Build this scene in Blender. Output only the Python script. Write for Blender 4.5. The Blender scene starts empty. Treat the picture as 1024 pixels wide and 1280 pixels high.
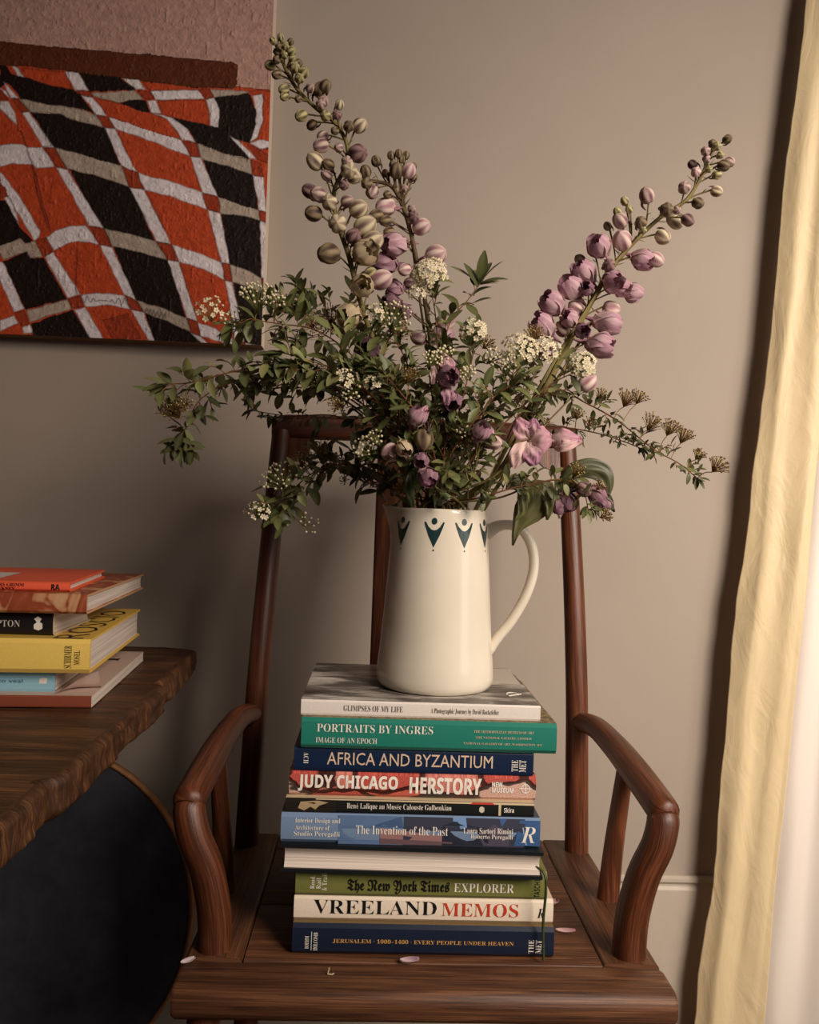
import bpy, math, random
import numpy as np
from mathutils import Vector, Matrix, noise

PI = math.pi
R = math.radians
SC = bpy.context.scene
COL = SC.collection

# ------------------------------------------------------------------ camera
FPX, ROLL, YAW, CAMZ = 1050.0, R(2.1), R(2.15), 1.012
fw = Vector((math.sin(YAW), math.cos(YAW), 0))
rt = Vector((math.cos(YAW), -math.sin(YAW), 0))
up = Vector((0, 0, 1))
cr = rt * math.cos(ROLL) + up * math.sin(ROLL)
cu = up * math.cos(ROLL) - rt * math.sin(ROLL)
CAM = Vector((0, 0, CAMZ))
cam = bpy.data.cameras.new('camera')
cam.sensor_fit = 'VERTICAL'
cam.sensor_height = 24
cam.lens = FPX / 1280 * 24
cam.clip_start = 0.02
camo = bpy.data.objects.new('camera', cam)
camo.matrix_world = Matrix(((cr.x, cu.x, -fw.x, CAM.x), (cr.y, cu.y, -fw.y, CAM.y),
                            (cr.z, cu.z, -fw.z, CAM.z), (0, 0, 0, 1)))
COL.objects.link(camo)
SC.camera = camo

# ------------------------------------------------------------------ world, light, exposure
SC.view_settings.view_transform = 'Standard'
SC.view_settings.look = 'None'
SC.view_settings.gamma = 1.0
SC.view_settings.exposure = 0.0
wd = bpy.data.worlds.new('World')
SC.world = wd
wd.use_nodes = True
bg = wd.node_tree.nodes['Background']
bg.inputs[0].default_value = (0.70, 0.62, 0.70, 1)
bg.inputs[1].default_value = 0.09


def daylight(loc, aim, sx, sy, energy, col, spread=180):
    al = bpy.data.lights.new('window_daylight', 'AREA')
    al.shape = 'RECTANGLE'
    al.size, al.size_y, al.energy, al.color = sx, sy, energy, col
    al.spread = R(spread)
    o = bpy.data.objects.new('window_daylight', al)
    o.location = loc
    o.rotation_euler = (Vector(aim) - Vector(loc)).to_track_quat('-Z', 'Y').to_euler()
    COL.objects.link(o)


daylight((1.45, -0.80, 2.05), (0.75, 1.3, 0.85), 0.95, 1.1, 33.5, (1.0, 0.87, 0.745), 100)
daylight((1.42, 0.30, 1.35), (0.66, 1.45, 0.70), 0.6, 1.6, 6, (1.0, 0.90, 0.78), 110)


def ray(px, py):
    u, v = px - 512.0, py - 640.0
    return fw + cr * (u / FPX) - cu * (v / FPX)


def P(px, py, y):
    """point seen at a photo position, on the vertical plane y"""
    d = ray(px, py)
    return CAM + d * (y / d.y)


def G(px, py, z):
    """point seen at a photo position, on the level plane z"""
    d = ray(px, py)
    return CAM + d * ((z - CAMZ) / d.z)


# ------------------------------------------------------------------ colours and materials
def S(r, g, b, k=1.0):
    def c(x):
        x /= 255.0
        return (x / 12.92 if x <= 0.04045 else ((x + 0.055) / 1.055) ** 2.4) * k
    return (c(r), c(g), c(b), 1.0)


def new_mat(name):
    m = bpy.data.materials.new(name)
    m.use_nodes = True
    nt = m.node_tree
    return m, nt, nt.nodes['Principled BSDF']


def N(nt, t, **kw):
    n = nt.nodes.new(t)
    for k, v in kw.items():
        if hasattr(n, k):
            setattr(n, k, v)
        else:
            n.inputs[k.replace('_', ' ')].default_value = v
    return n


def ramp(nt, fac, stops):
    r = nt.nodes.new('ShaderNodeValToRGB')
    e = r.color_ramp.elements
    while len(e) < len(stops):
        e.new(0.5)
    for i, (p, c) in enumerate(stops):
        e[i].position = p
        e[i].color = c
    nt.links.new(fac, r.inputs[0])
    return r


def add_bump(nt, b, height, strength, dist=0.001):
    bp = N(nt, 'ShaderNodeBump')
    bp.inputs['Strength'].default_value = strength
    bp.inputs['Distance'].default_value = dist
    nt.links.new(height, bp.inputs['Height'])
    nt.links.new(bp.outputs[0], b.inputs['Normal'])


def plain(name, c, rough=0.5, spec=0.4, noise_scale=0, amount=0.15, bump=0.0):
    m, nt, b = new_mat(name)
    b.inputs['Base Color'].default_value = c
    b.inputs['Roughness'].default_value = rough
    b.inputs['Specular IOR Level'].default_value = spec
    if noise_scale:
        tc = N(nt, 'ShaderNodeTexCoord')
        n = N(nt, 'ShaderNodeTexNoise', Scale=noise_scale, Detail=6.0, Roughness=0.65)
        nt.links.new(tc.outputs['Object'], n.inputs['Vector'])
        lo = tuple(x * (1 - amount) for x in c[:3]) + (1,)
        hi = tuple(min(1, x * (1 + amount)) for x in c[:3]) + (1,)
        r = ramp(nt, n.outputs['Fac'], [(0.3, lo), (0.7, hi)])
        nt.links.new(r.outputs[0], b.inputs['Base Color'])
        if bump:
            add_bump(nt, b, n.outputs['Fac'], bump)
    return m


def attr_mat(name, rough=0.55, spec=0.3, transl=0.0, bump=0.0, bscale=900):
    m, nt, b = new_mat(name)
    a = N(nt, 'ShaderNodeAttribute', attribute_name='Col')
    nt.links.new(a.outputs['Color'], b.inputs['Base Color'])
    b.inputs['Roughness'].default_value = rough
    b.inputs['Specular IOR Level'].default_value = spec
    if bump:
        tc = N(nt, 'ShaderNodeTexCoord')
        n = N(nt, 'ShaderNodeTexNoise', Scale=bscale, Detail=4.0)
        nt.links.new(tc.outputs['Object'], n.inputs['Vector'])
        add_bump(nt, b, n.outputs['Fac'], bump)
    if transl:
        t = N(nt, 'ShaderNodeBsdfTranslucent')
        nt.links.new(a.outputs['Color'], t.inputs['Color'])
        mx = N(nt, 'ShaderNodeMixShader')
        mx.inputs[0].default_value = transl
        nt.links.new(b.outputs[0], mx.inputs[1])
        nt.links.new(t.outputs[0], mx.inputs[2])
        nt.links.new(mx.outputs[0], nt.nodes['Material Output'].inputs[0])
    return m


def wood(name, dark, mid, light, su=22.0, sv=1.6, rough=0.45, ring=6.0, bump=0.25, spec=0.4, amp=0.07):
    """grain runs along the second UV axis (metres)"""
    m, nt, b = new_mat(name)
    uv = N(nt, 'ShaderNodeUVMap')
    mp = N(nt, 'ShaderNodeMapping')
    mp.inputs['Scale'].default_value = (su, sv, 1)
    nt.links.new(uv.outputs[0], mp.inputs[0])
    n1 = N(nt, 'ShaderNodeTexNoise', Scale=1.0, Detail=4.0, Distortion=0.4)
    nt.links.new(mp.outputs[0], n1.inputs['Vector'])
    mul = N(nt, 'ShaderNodeMath', operation='MULTIPLY')
    mul.inputs[1].default_value = ring * 6.283
    nt.links.new(n1.outputs['Fac'], mul.inputs[0])
    sn = N(nt, 'ShaderNodeMath', operation='SINE')
    nt.links.new(mul.outputs[0], sn.inputs[0])
    mp2 = N(nt, 'ShaderNodeMapping')
    mp2.inputs['Scale'].default_value = (su * 22, sv * 6, 1)
    nt.links.new(uv.outputs[0], mp2.inputs[0])
    n2 = N(nt, 'ShaderNodeTexNoise', Scale=1.0, Detail=5.0, Roughness=0.7)
    nt.links.new(mp2.outputs[0], n2.inputs['Vector'])
    ma = N(nt, 'ShaderNodeMath', operation='MULTIPLY_ADD')
    ma.inputs[1].default_value = amp
    ma.inputs[2].default_value = 0.0
    nt.links.new(sn.outputs[0], ma.inputs[0])
    ad = N(nt, 'ShaderNodeMath', operation='ADD')
    nt.links.new(ma.outputs[0], ad.inputs[0])
    nt.links.new(n2.outputs['Fac'], ad.inputs[1])
    r = ramp(nt, ad.outputs[0], [(0.25, dark), (0.52, mid), (0.80, light)])
    nt.links.new(r.outputs[0], b.inputs['Base Color'])
    b.inputs['Roughness'].default_value = rough
    b.inputs['Specular IOR Level'].default_value = spec
    add_bump(nt, b, ad.outputs[0], bump, 0.0012)
    return m


# ------------------------------------------------------------------ mesh building
ORG = {}


class MB:
    def __init__(self):
        self.v, self.f, self.mi, self.uv, self.c = [], [], [], [], []

    def add(self, verts, faces, mi=0, uvs=None, col=None):
        k = len(self.v)
        self.v += [tuple(p) for p in verts]
        n = len(verts)
        self.uv += uvs if uvs else [(0, 0)] * n
        if col is None:
            self.c += [(1, 1, 1, 1)] * n
        elif isinstance(col, list):
            self.c += col
        else:
            self.c += [col] * n
        self.f += [tuple(i + k for i in q) for q in faces]
        self.mi += [mi] * len(faces)

    def build(self, name, mats, parent=None, smooth=True, local=False):
        me = bpy.data.meshes.new(name)
        o = Vector((0, 0, 0))
        if parent is not None and not local:
            o = ORG[parent.name]
        me.from_pydata([(p[0] - o.x, p[1] - o.y, p[2] - o.z) for p in self.v], [], self.f)
        if not isinstance(mats, (list, tuple)):
            mats = [mats]
        for m in mats:
            me.materials.append(m)
        me.polygons.foreach_set('material_index', self.mi)
        if smooth:
            me.polygons.foreach_set('use_smooth', [True] * len(self.f))
        li = np.empty(len(me.loops), dtype=np.int32)
        me.loops.foreach_get('vertex_index', li)
        ul = me.uv_layers.new(name='UVMap')
        ul.data.foreach_set('uv', np.array(self.uv, dtype=np.float32)[li].ravel())
        ca = me.color_attributes.new('Col', 'FLOAT_COLOR', 'POINT')
        ca.data.foreach_set('color', np.array(self.c, dtype=np.float32).ravel())
        me.update()
        ob = bpy.data.objects.new(name, me)
        COL.objects.link(ob)
        if parent is not None:
            ob.parent = parent
        ORG[ob.name] = o
        return ob

    def sweep(self, pts, prof, upv=(0, 0, 1), mi=0, caps=True, col=None, closed=True, v0=0.0):
        """prof: list of (a,b) or function i,t -> list; a along side, b along normal"""
        pts = [Vector(p) for p in pts]
        n = len(pts)
        upv = Vector(upv)
        verts, uvs, cols = [], [], []
        L = 0.0
        m = None
        for i, p in enumerate(pts):
            if i:
                L += (p - pts[i - 1]).length
            t = (pts[min(i + 1, n - 1)] - pts[max(i - 1, 0)]).normalized()
            s = t.cross(upv)
            if s.length < 1e-4:
                s = t.cross(Vector((0.3, 1, 0)))
            s.normalize()
            b = s.cross(t).normalized()
            pr = prof(i, i / max(1, n - 1)) if callable(prof) else prof
            m = len(pr)
            q = list(pr) + ([pr[0]] if closed else [])
            acc = 0.0
            for j, (a, c) in enumerate(q):
                if j:
                    acc += math.hypot(a - q[j - 1][0], c - q[j - 1][1])
                verts.append(p + s * a + b * c)
                uvs.append((acc, L + v0))
                if callable(col):
                    cols.append(col(i / max(1, n - 1), j / m))
        w = m + (1 if closed else 0)
        faces = []
        for i in range(n - 1):
            for j in range(w - 1):
                faces.append((i * w + j, i * w + j + 1, (i + 1) * w + j + 1, (i + 1) * w + j))
        self.add(verts, faces, mi, uvs, cols if callable(col) else col)
        if caps and closed:
            for i, fl in ((0, False), (n - 1, True)):
                ring = verts[i * w:i * w + m]
                cu_ = [(j * 0.004, 0.01 * (j % 3)) for j in range(m)]
                fc = tuple(range(m))
                cc = cols[i * w:i * w + m] if callable(col) else col
                self.add(ring, [fc if not fl else fc[::-1]], mi, cu_, cc)

    def tube(self, pts, rad, n=8, mi=0, caps=True, col=None, upv=(0.13, 0.31, 1), v0=0.0):
        def pr(i, t):
            r = rad(t) if callable(rad) else (rad[i] if isinstance(rad, (list, tuple)) else rad)
            return [(r * math.cos(2 * PI * k / n), r * math.sin(2 * PI * k / n)) for k in range(n)]
        self.sweep(pts, pr, upv, mi, caps, col, True, v0)

    def box(self, lo, hi, mi=0, grain=0, col=None):
        x0, y0, z0 = lo
        x1, y1, z1 = hi
        c = [(x0, y0, z0), (x1, y0, z0), (x1, y1, z0), (x0, y1, z0), (x0, y0, z1), (x1, y0, z1), (x1, y1, z1), (x0, y1, z1)]
        for q in ((0, 3, 2, 1), (4, 5, 6, 7), (0, 1, 5, 4), (1, 2, 6, 5), (2, 3, 7, 6), (3, 0, 4, 7)):
            vs = [c[i] for i in q]
            ot = [k for k in range(3) if k != grain]
            uvs = [(p[ot[0]] + p[ot[1]], p[grain]) for p in vs]
            self.add(vs, [(0, 1, 2, 3)], mi, uvs, col)

    def lathe(self, prof, n=48, mi=0, centre=(0, 0, 0), fn=None, col=None):
        verts, uvs = [], []
        m = len(prof)
        for k in range(n + 1):
            a = 2 * PI * k / n
            for (r, z) in prof:
                rr = r
                p = Vector((rr * math.cos(a), rr * math.sin(a), z))
                if fn:
                    p = fn(p, a, r, z)
                verts.append(p + Vector(centre))
                uvs.append((k / n, z))
        faces = []
        for k in range(n):
            for j in range(m - 1):
                faces.append((k * m + j, (k + 1) * m + j, (k + 1) * m + j + 1, k * m + j + 1))
        self.add(verts, faces, mi, uvs, col)


def rrect(w, h, r, n=4):
    out = []
    for cx, cy, a0 in ((w / 2 - r, h / 2 - r, 0), (-w / 2 + r, h / 2 - r, 90), (-w / 2 + r, -h / 2 + r, 180), (w / 2 - r, -h / 2 + r, 270)):
        for k in range(n + 1):
            a = R(a0 + 90 * k / n)
            out.append((cx + r * math.cos(a), cy + r * math.sin(a)))
    return out


def spline(pts, n=8):
    pts = [Vector(p) for p in pts]
    if len(pts) < 3:
        return [pts[0].lerp(pts[1], k / n) for k in range(n + 1)]
    ex = [pts[0] * 2 - pts[1]] + pts + [pts[-1] * 2 - pts[-2]]
    out = []
    for i in range(1, len(ex) - 2):
        a, b, c, d = ex[i - 1:i + 3]
        for k in range(n):
            t = k / n
            out.append(0.5 * (2 * b + (c - a) * t + (2 * a - 5 * b + 4 * c - d) * t * t + (3 * b - a - 3 * c + d) * t ** 3))
    out.append(pts[-1])
    return out


def tag(o, label=None, cat=None, group=None, kind=None):
    if label:
        o['label'] = label
    if cat:
        o['category'] = cat
    if group:
        o['group'] = group
    if kind:
        o['kind'] = kind
    return o


def thing(name, loc, label, cat, group=None, rz=0.0):
    o = bpy.data.objects.new(name, None)
    o.empty_display_size = 0.02
    o.location = loc
    o.rotation_euler = (0, 0, rz)
    COL.objects.link(o)
    ORG[o.name] = Vector(loc)
    return tag(o, label, cat, group)


def struct(mb, name, m, label=None, cat=None, smooth=False):
    o = mb.build(name, m, None, smooth)
    return tag(o, label, cat, None, 'structure')


# ------------------------------------------------------------------ lettering (Blender's built-in font)
def letters(s, style='sans'):
    base = {'serif': 0x1D400, 'italic': 0x1D468, 'fraktur': 0x1D56C, 'bold': 0x1D5D4}.get(style)
    if base is None:
        return s
    r = ''
    for ch in s:
        if 'A' <= ch <= 'Z':
            r += chr(base + ord(ch) - 65)
        elif 'a' <= ch <= 'z':
            r += chr(base + 26 + ord(ch) - 97)
        elif '0' <= ch <= '9' and style == 'serif':
            r += chr(0x1D7CE + ord(ch) - 48)
        else:
            r += ch
    return r


def text_shape(s, style, offset=0.0, spacing=1.0, small_caps=False):
    cu_ = bpy.data.curves.new('lettering', 'FONT')
    cu_.size = 1.0
    cu_.resolution_u = 2
    cu_.offset = max(offset, -.0105)
    cu_.space_character = spacing
    if small_caps:
        cu_.body = letters(s.upper(), style)
        cu_.small_caps_scale = 0.76
        for i, ch in enumerate(s):
            if ch.isupper() is False:
                cu_.body_format[i].use_small_caps = False
    else:
        cu_.body = letters(s, style)
    ob = bpy.data.objects.new('lettering', cu_)
    COL.objects.link(ob)
    dg = bpy.context.evaluated_depsgraph_get()
    me = bpy.data.meshes.new_from_object(ob.evaluated_get(dg))
    v = [(p.co.x, p.co.y) for p in me.vertices]
    f = [tuple(p.vertices) for p in me.polygons]
    bpy.data.objects.remove(ob)
    bpy.data.curves.remove(cu_)
    bpy.data.meshes.remove(me)
    return v, f


def fit_text(mb, s, style, x0, x1, z0, z1, place, mi=0, offset=0.0, spacing=1.0, rot=0, col=None):
    """letters filling the box x0..x1, z0..z1; place(x,z) -> point; rot 90 reads upwards, -90 reads downwards"""
    v, f = text_shape(s, style, offset, spacing)
    if not v:
        return
    if rot == 90:
        v = [(-b, a) for a, b in v]
    elif rot == -90:
        v = [(b, -a) for a, b in v]
    ax = min(p[0] for p in v)
    bx = max(p[0] for p in v)
    az = min(p[1] for p in v)
    bz = max(p[1] for p in v)
    vs = [place(x0 + (p[0] - ax) / (bx - ax) * (x1 - x0), z0 + (p[1] - az) / (bz - az) * (z1 - z0)) for p in v]
    mb.add(vs, f, mi, None, col)


# ================================================================== THE ROOM
WALL_Y, RIGHT_X, LEFT_X, CEIL_Z, FRONT_Y = 1.60, 0.96, -2.6, 3.25, -2.6
m_wall, nt, b = new_mat('painted_plaster')
tc = N(nt, 'ShaderNodeTexCoord')
n1 = N(nt, 'ShaderNodeTexNoise', Scale=420.0, Detail=3.0, Roughness=0.6)
n2 = N(nt, 'ShaderNodeTexNoise', Scale=3.0, Detail=4.0)
nt.links.new(tc.outputs['Object'], n1.inputs['Vector'])
nt.links.new(tc.outputs['Object'], n2.inputs['Vector'])
rr = ramp(nt, n2.outputs['Fac'], [(0.3, S(154, 141, 129)), (0.7, S(160, 147, 135))])
nt.links.new(rr.outputs[0], b.inputs['Base Color'])
b.inputs['Roughness'].default_value = 0.7
b.inputs['Specular IOR Level'].default_value = 0.25
add_bump(nt, b, n1.outputs['Fac'], 0.22, 0.001)
m_trim = plain('painted_trim', S(176, 163, 149), 0.5, 0.35, 40, 0.03)
m_floor = wood('floor_boards', S(60, 40, 26), S(92, 62, 40), S(120, 84, 56), 6, 0.6)
m_ceil = plain('ceiling_paint', S(205, 198, 188), 0.9, 0.1, 3, 0.03)

mb = MB(); mb.box((LEFT_X - .1, FRONT_Y, -.1), (RIGHT_X + .12, WALL_Y + .1, 0), grain=1); struct(mb, 'floor', m_floor, 'wooden floor under chair and table', 'floor')
mb = MB(); mb.box((LEFT_X - .1, FRONT_Y, CEIL_Z), (RIGHT_X + .12, WALL_Y + .1, CEIL_Z + .1)); struct(mb, 'ceiling', m_ceil, 'plain pale ceiling', 'ceiling')
mb = MB(); mb.box((LEFT_X, WALL_Y, 0), (RIGHT_X, WALL_Y + .1, CEIL_Z)); struct(mb, 'wall_back', m_wall, 'greyish beige plaster wall behind the chair', 'wall')
mb = MB(); mb.box((LEFT_X - .1, FRONT_Y, 0), (LEFT_X, WALL_Y, CEIL_Z)); struct(mb, 'wall_left', m_wall, 'greyish beige wall at the left', 'wall')
# right wall with its tall window opening
WY0, WY1, WZ0, WZ1 = -1.45, 1.47, 0.25, 3.05
mb = MB()
mb.box((RIGHT_X, FRONT_Y, 0), (RIGHT_X + .12, WY0, CEIL_Z))
mb.box((RIGHT_X, WY1, 0), (RIGHT_X + .12, WALL_Y, CEIL_Z))
mb.box((RIGHT_X, WY0, 0), (RIGHT_X + .12, WY1, WZ0))
mb.box((RIGHT_X, WY0, WZ1), (RIGHT_X + .12, WY1, CEIL_Z))
struct(mb, 'wall_right', m_wall, 'beige wall holding the tall window', 'wall')
# window: frame and panes
win = thing('window_1', (RIGHT_X + .07, (WY0 + WY1) / 2, WZ0), 'tall window behind the curtains', 'window')
win['kind'] = 'structure'
mb = MB()
fx0, fx1 = RIGHT_X + .05, RIGHT_X + .09
for a, c in ((WY0, WY0 + .06), (WY1 - .035, WY1), (-.98, -.92)):
    mb.box((fx0, a, WZ0), (fx1, c, WZ1), grain=2)
for a, c in ((WZ0, WZ0 + .06), (WZ1 - .06, WZ1), (2.98, 3.0)):
    mb.box((fx0, WY0, a), (fx1, WY1, c), grain=1)
mb.build('window_frame', m_trim, win, False)
m_pane, nt, b = new_mat('clear_pane')
tr = N(nt, 'ShaderNodeBsdfTransparent'); gl = N(nt, 'ShaderNodeBsdfGlossy', Roughness=0.02)
mx = N(nt, 'ShaderNodeMixShader'); mx.inputs[0].default_value = 0.06
nt.links.new(tr.outputs[0], mx.inputs[1]); nt.links.new(gl.outputs[0], mx.inputs[2])
nt.links.new(mx.outputs[0], nt.nodes['Material Output'].inputs[0])
mb = MB(); mb.box((RIGHT_X + .068, WY0 + .02, WZ0 + .02), (RIGHT_X + .072, WY1 - .02, WZ1 - .02)); mb.build('pane', m_pane, win, False)

# tall skirting with a moulded cap
SK = 0.332
mb = MB()
prof = [(0, 0), (0, SK), (-.006, SK), (-.012, SK - .004), (-.012, SK - .010), (-.007, SK - .016), (-.007, SK - .020), (-.011, SK - .026), (-.011, 0)]
vs = []
for x in (LEFT_X, RIGHT_X):
    vs += [(x, WALL_Y - .0005 + a, z) for a, z in prof]
n = len(prof)
mb.add(vs, [(i, i + 1, n + i + 1, n + i) for i in range(n - 1)] + [tuple(range(n)), tuple(range(n, 2 * n))[::-1]])
struct(mb, 'baseboard_back', m_trim, 'tall cream skirting board along the wall', 'skirting')

# ================================================================== CURTAINS
m_curt, nt, b = new_mat('curtain_silk')
b.inputs['Base Color'].default_value = S(222, 200, 158)
b.inputs['Roughness'].default_value = 0.55
b.inputs['Sheen Weight'].default_value = 0.3
tc = N(nt, 'ShaderNodeTexCoord')
mp = N(nt, 'ShaderNodeMapping'); mp.inputs['Scale'].default_value = (14, 14, 6)
nt.links.new(tc.outputs['Object'], mp.inputs[0])
n1 = N(nt, 'ShaderNodeTexNoise', Scale=1.5, Detail=5.0, Distortion=1.2)
nt.links.new(mp.outputs[0], n1.inputs['Vector'])
add_bump(nt, b, n1.outputs['Fac'], 0.32, 0.010)
t = N(nt, 'ShaderNodeBsdfTranslucent'); t.inputs['Color'].default_value = S(228, 202, 152)
mx = N(nt, 'ShaderNodeMixShader'); mx.inputs[0].default_value = 0.12
nt.links.new(b.outputs[0], mx.inputs[1]); nt.links.new(t.outputs[0], mx.inputs[2]); nt.links.new(mx.outputs[0], nt.nodes['Material Output'].inputs[0])
m_sheer, nt, b = new_mat('sheer_voile')
b.inputs['Base Color'].default_value = S(240, 230, 220)
b.inputs['Roughness'].default_value = 0.8
t = N(nt, 'ShaderNodeBsdfTranslucent'); t.inputs['Color'].default_value = S(245, 235, 225)
mx = N(nt, 'ShaderNodeMixShader'); mx.inputs[0].default_value = 0.25
nt.links.new(b.outputs[0], mx.inputs[1]); nt.links.new(t.outputs[0], mx.inputs[2]); nt.links.new(mx.outputs[0], nt.nodes['Material Output'].inputs[0])

CT = 3.0


def drape(name, fn, mat, nu, nv, label):
    mb = MB()
    vs, uvs = [], []
    for j in range(nv + 1):
        for i in range(nu + 1):
            p = fn(i / nu, j / nv)
            vs.append(p); uvs.append((i / nu, j / nv))
    w = nu + 1
    fs = [(j * w + i, j * w + i + 1, (j + 1) * w + i + 1, (j + 1) * w + i) for j in range(nv) for i in range(nu)]
    mb.add(vs, fs, 0, uvs)
    o = mb.build(name, mat, None, True)
    so = o.modifiers.new('thickness', 'SOLIDIFY'); so.thickness = 0.002
    return tag(o, label, 'curtain')


def between(z, top, bot):
    return bot.lerp(top, (z - bot.z) / (top.z - bot.z))


def silk(u, v):
    z = 0.004 + v * CT
    # free edge against the wall, leaning out and spreading towards the floor
    e = between(z, P(1014, -60, 1.55), P(868, 1290, 1.54))
    f = between(z, P(1085, -60, 1.505), P(952, 1290, 1.505))
    wob = 0.005 * noise.noise(Vector((0.3, z * 5, 1.7))) - 0.010 * math.exp(-((z - 0.80) / .12) ** 2) + .005 * noise.noise(Vector((9, z * 14, 2)))
    x = e.x + wob * (1 - u) + u * (f.x - e.x) + .004 * noise.noise(Vector((u * 5, z * 4, 0)))
    y = e.y + u * (f.y - e.y) + 0.004 * math.cos(u * 9 + 1.0 + .6 * z) * min(1, u * 4) + .006 * noise.noise(Vector((u * 3, z * 4, 7))) - .010 * math.sin(PI * min(1, u * 1.1))
    return Vector((min(x, RIGHT_X - .02), min(y, WALL_Y - .02), z))


def voile(u, v):
    z = 0.004 + v * CT
    f = between(z, P(1085, -60, 1.53), P(952, 1290, 1.53))
    x = f.x - .010 + u * (RIGHT_X - .018 - f.x)
    y = 1.545 - .015 * u + 0.007 * math.cos(u * 14 + z * .5) + .004 * noise.noise(Vector((u * 6, z * 5, 3)))
    return Vector((min(x, RIGHT_X - .015), min(y, WALL_Y - .02), z))


drape('curtain', silk, m_curt, 60, 90, 'pale yellow silk curtain hanging in the corner by the window')
drape('curtain', voile, m_sheer, 40, 60, 'white curtain hanging just right of the pale yellow one')

# ================================================================== PAINTING
PY = 1.560
WHITE, BEIGE, ORANGE, RED, BLACK, BROWN, MAUVE = (S(202, 192, 194), S(160, 144, 130), S(168, 64, 33), S(140, 52, 28),
                                                  S(27, 16, 13), S(84, 40, 22), S(168, 132, 120))
I = {  # corners TL TR BR BL of the little squares where stripes cross, [row, column]
    (0, 2): [(95, 114), (112.5, 114), (116, 122), (101, 120)],
    (1, 1): [(14, 123), (24, 123), (37, 140), (28, 141)],
    (1, 2): [(119.5, 144), (135, 146.5), (144, 162), (131, 160.5)],
    (1, 3): [(228, 175.5), (245.6, 178), (251.7, 197.5), (237.7, 196.6)],
    (1, 4): [(313, 200), (326.5, 204.5), (330, 222), (316, 220)],
    (2, 1): [(54.5, 184), (68.6, 185), (84.4, 211.5), (70.3, 210)],
    (2, 2): [(152, 208), (172, 216.5), (180.5, 237.5), (162, 234)],
    (2, 3): [(253, 240.5), (272.8, 246), (276, 267.6), (259, 263)],
    (2, 4): [(324, 263), (334, 266), (334, 280), (325, 276)],
    (3, 1): [(111.6, 282.5), (131, 286), (140.6, 309), (125, 307)],
    (3, 2): [(196, 302.7), (215, 306), (223.6, 327), (209.5, 325.6)],
    (3, 3): [(277, 328), (288, 330), (291, 353), (281.6, 350)],
    (3, 4): [(327, 348), (345, 352), (347, 372), (330, 368)],
    (4, 1): [(155.6, 369.5), (171, 375.7), (180, 391), (163.5, 387)],
    (4, 2): [(234, 397.7), (247, 402), (251, 420.5), (238.6, 416)],
    (4, 3): [(294, 425), (306, 428), (308, 440), (297, 438)],
    (4, 4): [(345, 440), (356, 444), (356, 450), (346, 450)],
    (5, 1): [(186, 426), (195, 428), (200, 440), (190, 440)],
    (5, 2): [(262, 440), (272, 442), (276, 460), (266, 460)],
    (5, 3): [(310, 460), (320, 462), (322, 470), (312, 470)],
}
polys = []          # (colour, outline) painted back to front
polys.append((ORANGE, [(-5, 80), (60, 84), (342, 113), (342, 440), (-5, 440)]))
cellcol = {1: BLACK, 2: ORANGE, 3: BLACK}
for r in range(1, 5):
    for c in (1, 2, 3):
        if all(k in I for k in ((r, c), (r, c + 1), (r + 1, c), (r + 1, c + 1))):
            q = [I[r, c][2], I[r, c + 1][3], I[r + 1, c + 1][0], I[r + 1, c][1]]
            polys.append((cellcol[c], [(x, y + (-4 if k < 2 else 4)) for k, (x, y) in enumerate(q)]))
for (r, c) in list(I):
    if (r + 1, c) in I and not (r == 0):
        a, d = I[r, c], I[r + 1, c]
        polys.append((WHITE, [a[3], a[2], d[1], d[0]]))
for (r, c) in list(I):
    if (r, c + 1) in I and r >= 1:
        a, d = I[r, c], I[r, c + 1]
        dx, dy = (d[0][0] - a[1][0]), (d[0][1] - a[1][1])
        mid1 = ((a[1][0] + d[0][0]) / 2, (a[1][1] + d[0][1]) / 2 - 2)
        mid2 = ((a[2][0] + d[3][0]) / 2, (a[2][1] + d[3][1]) / 2 - 2)
        polys.append((BEIGE if c in (1, 3) else WHITE, [a[1], mid1, d[0], d[3], mid2, a[2]]))
for k in I:
    if k[0] >= 1:
        polys.append((RED, I[k]))
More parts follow.
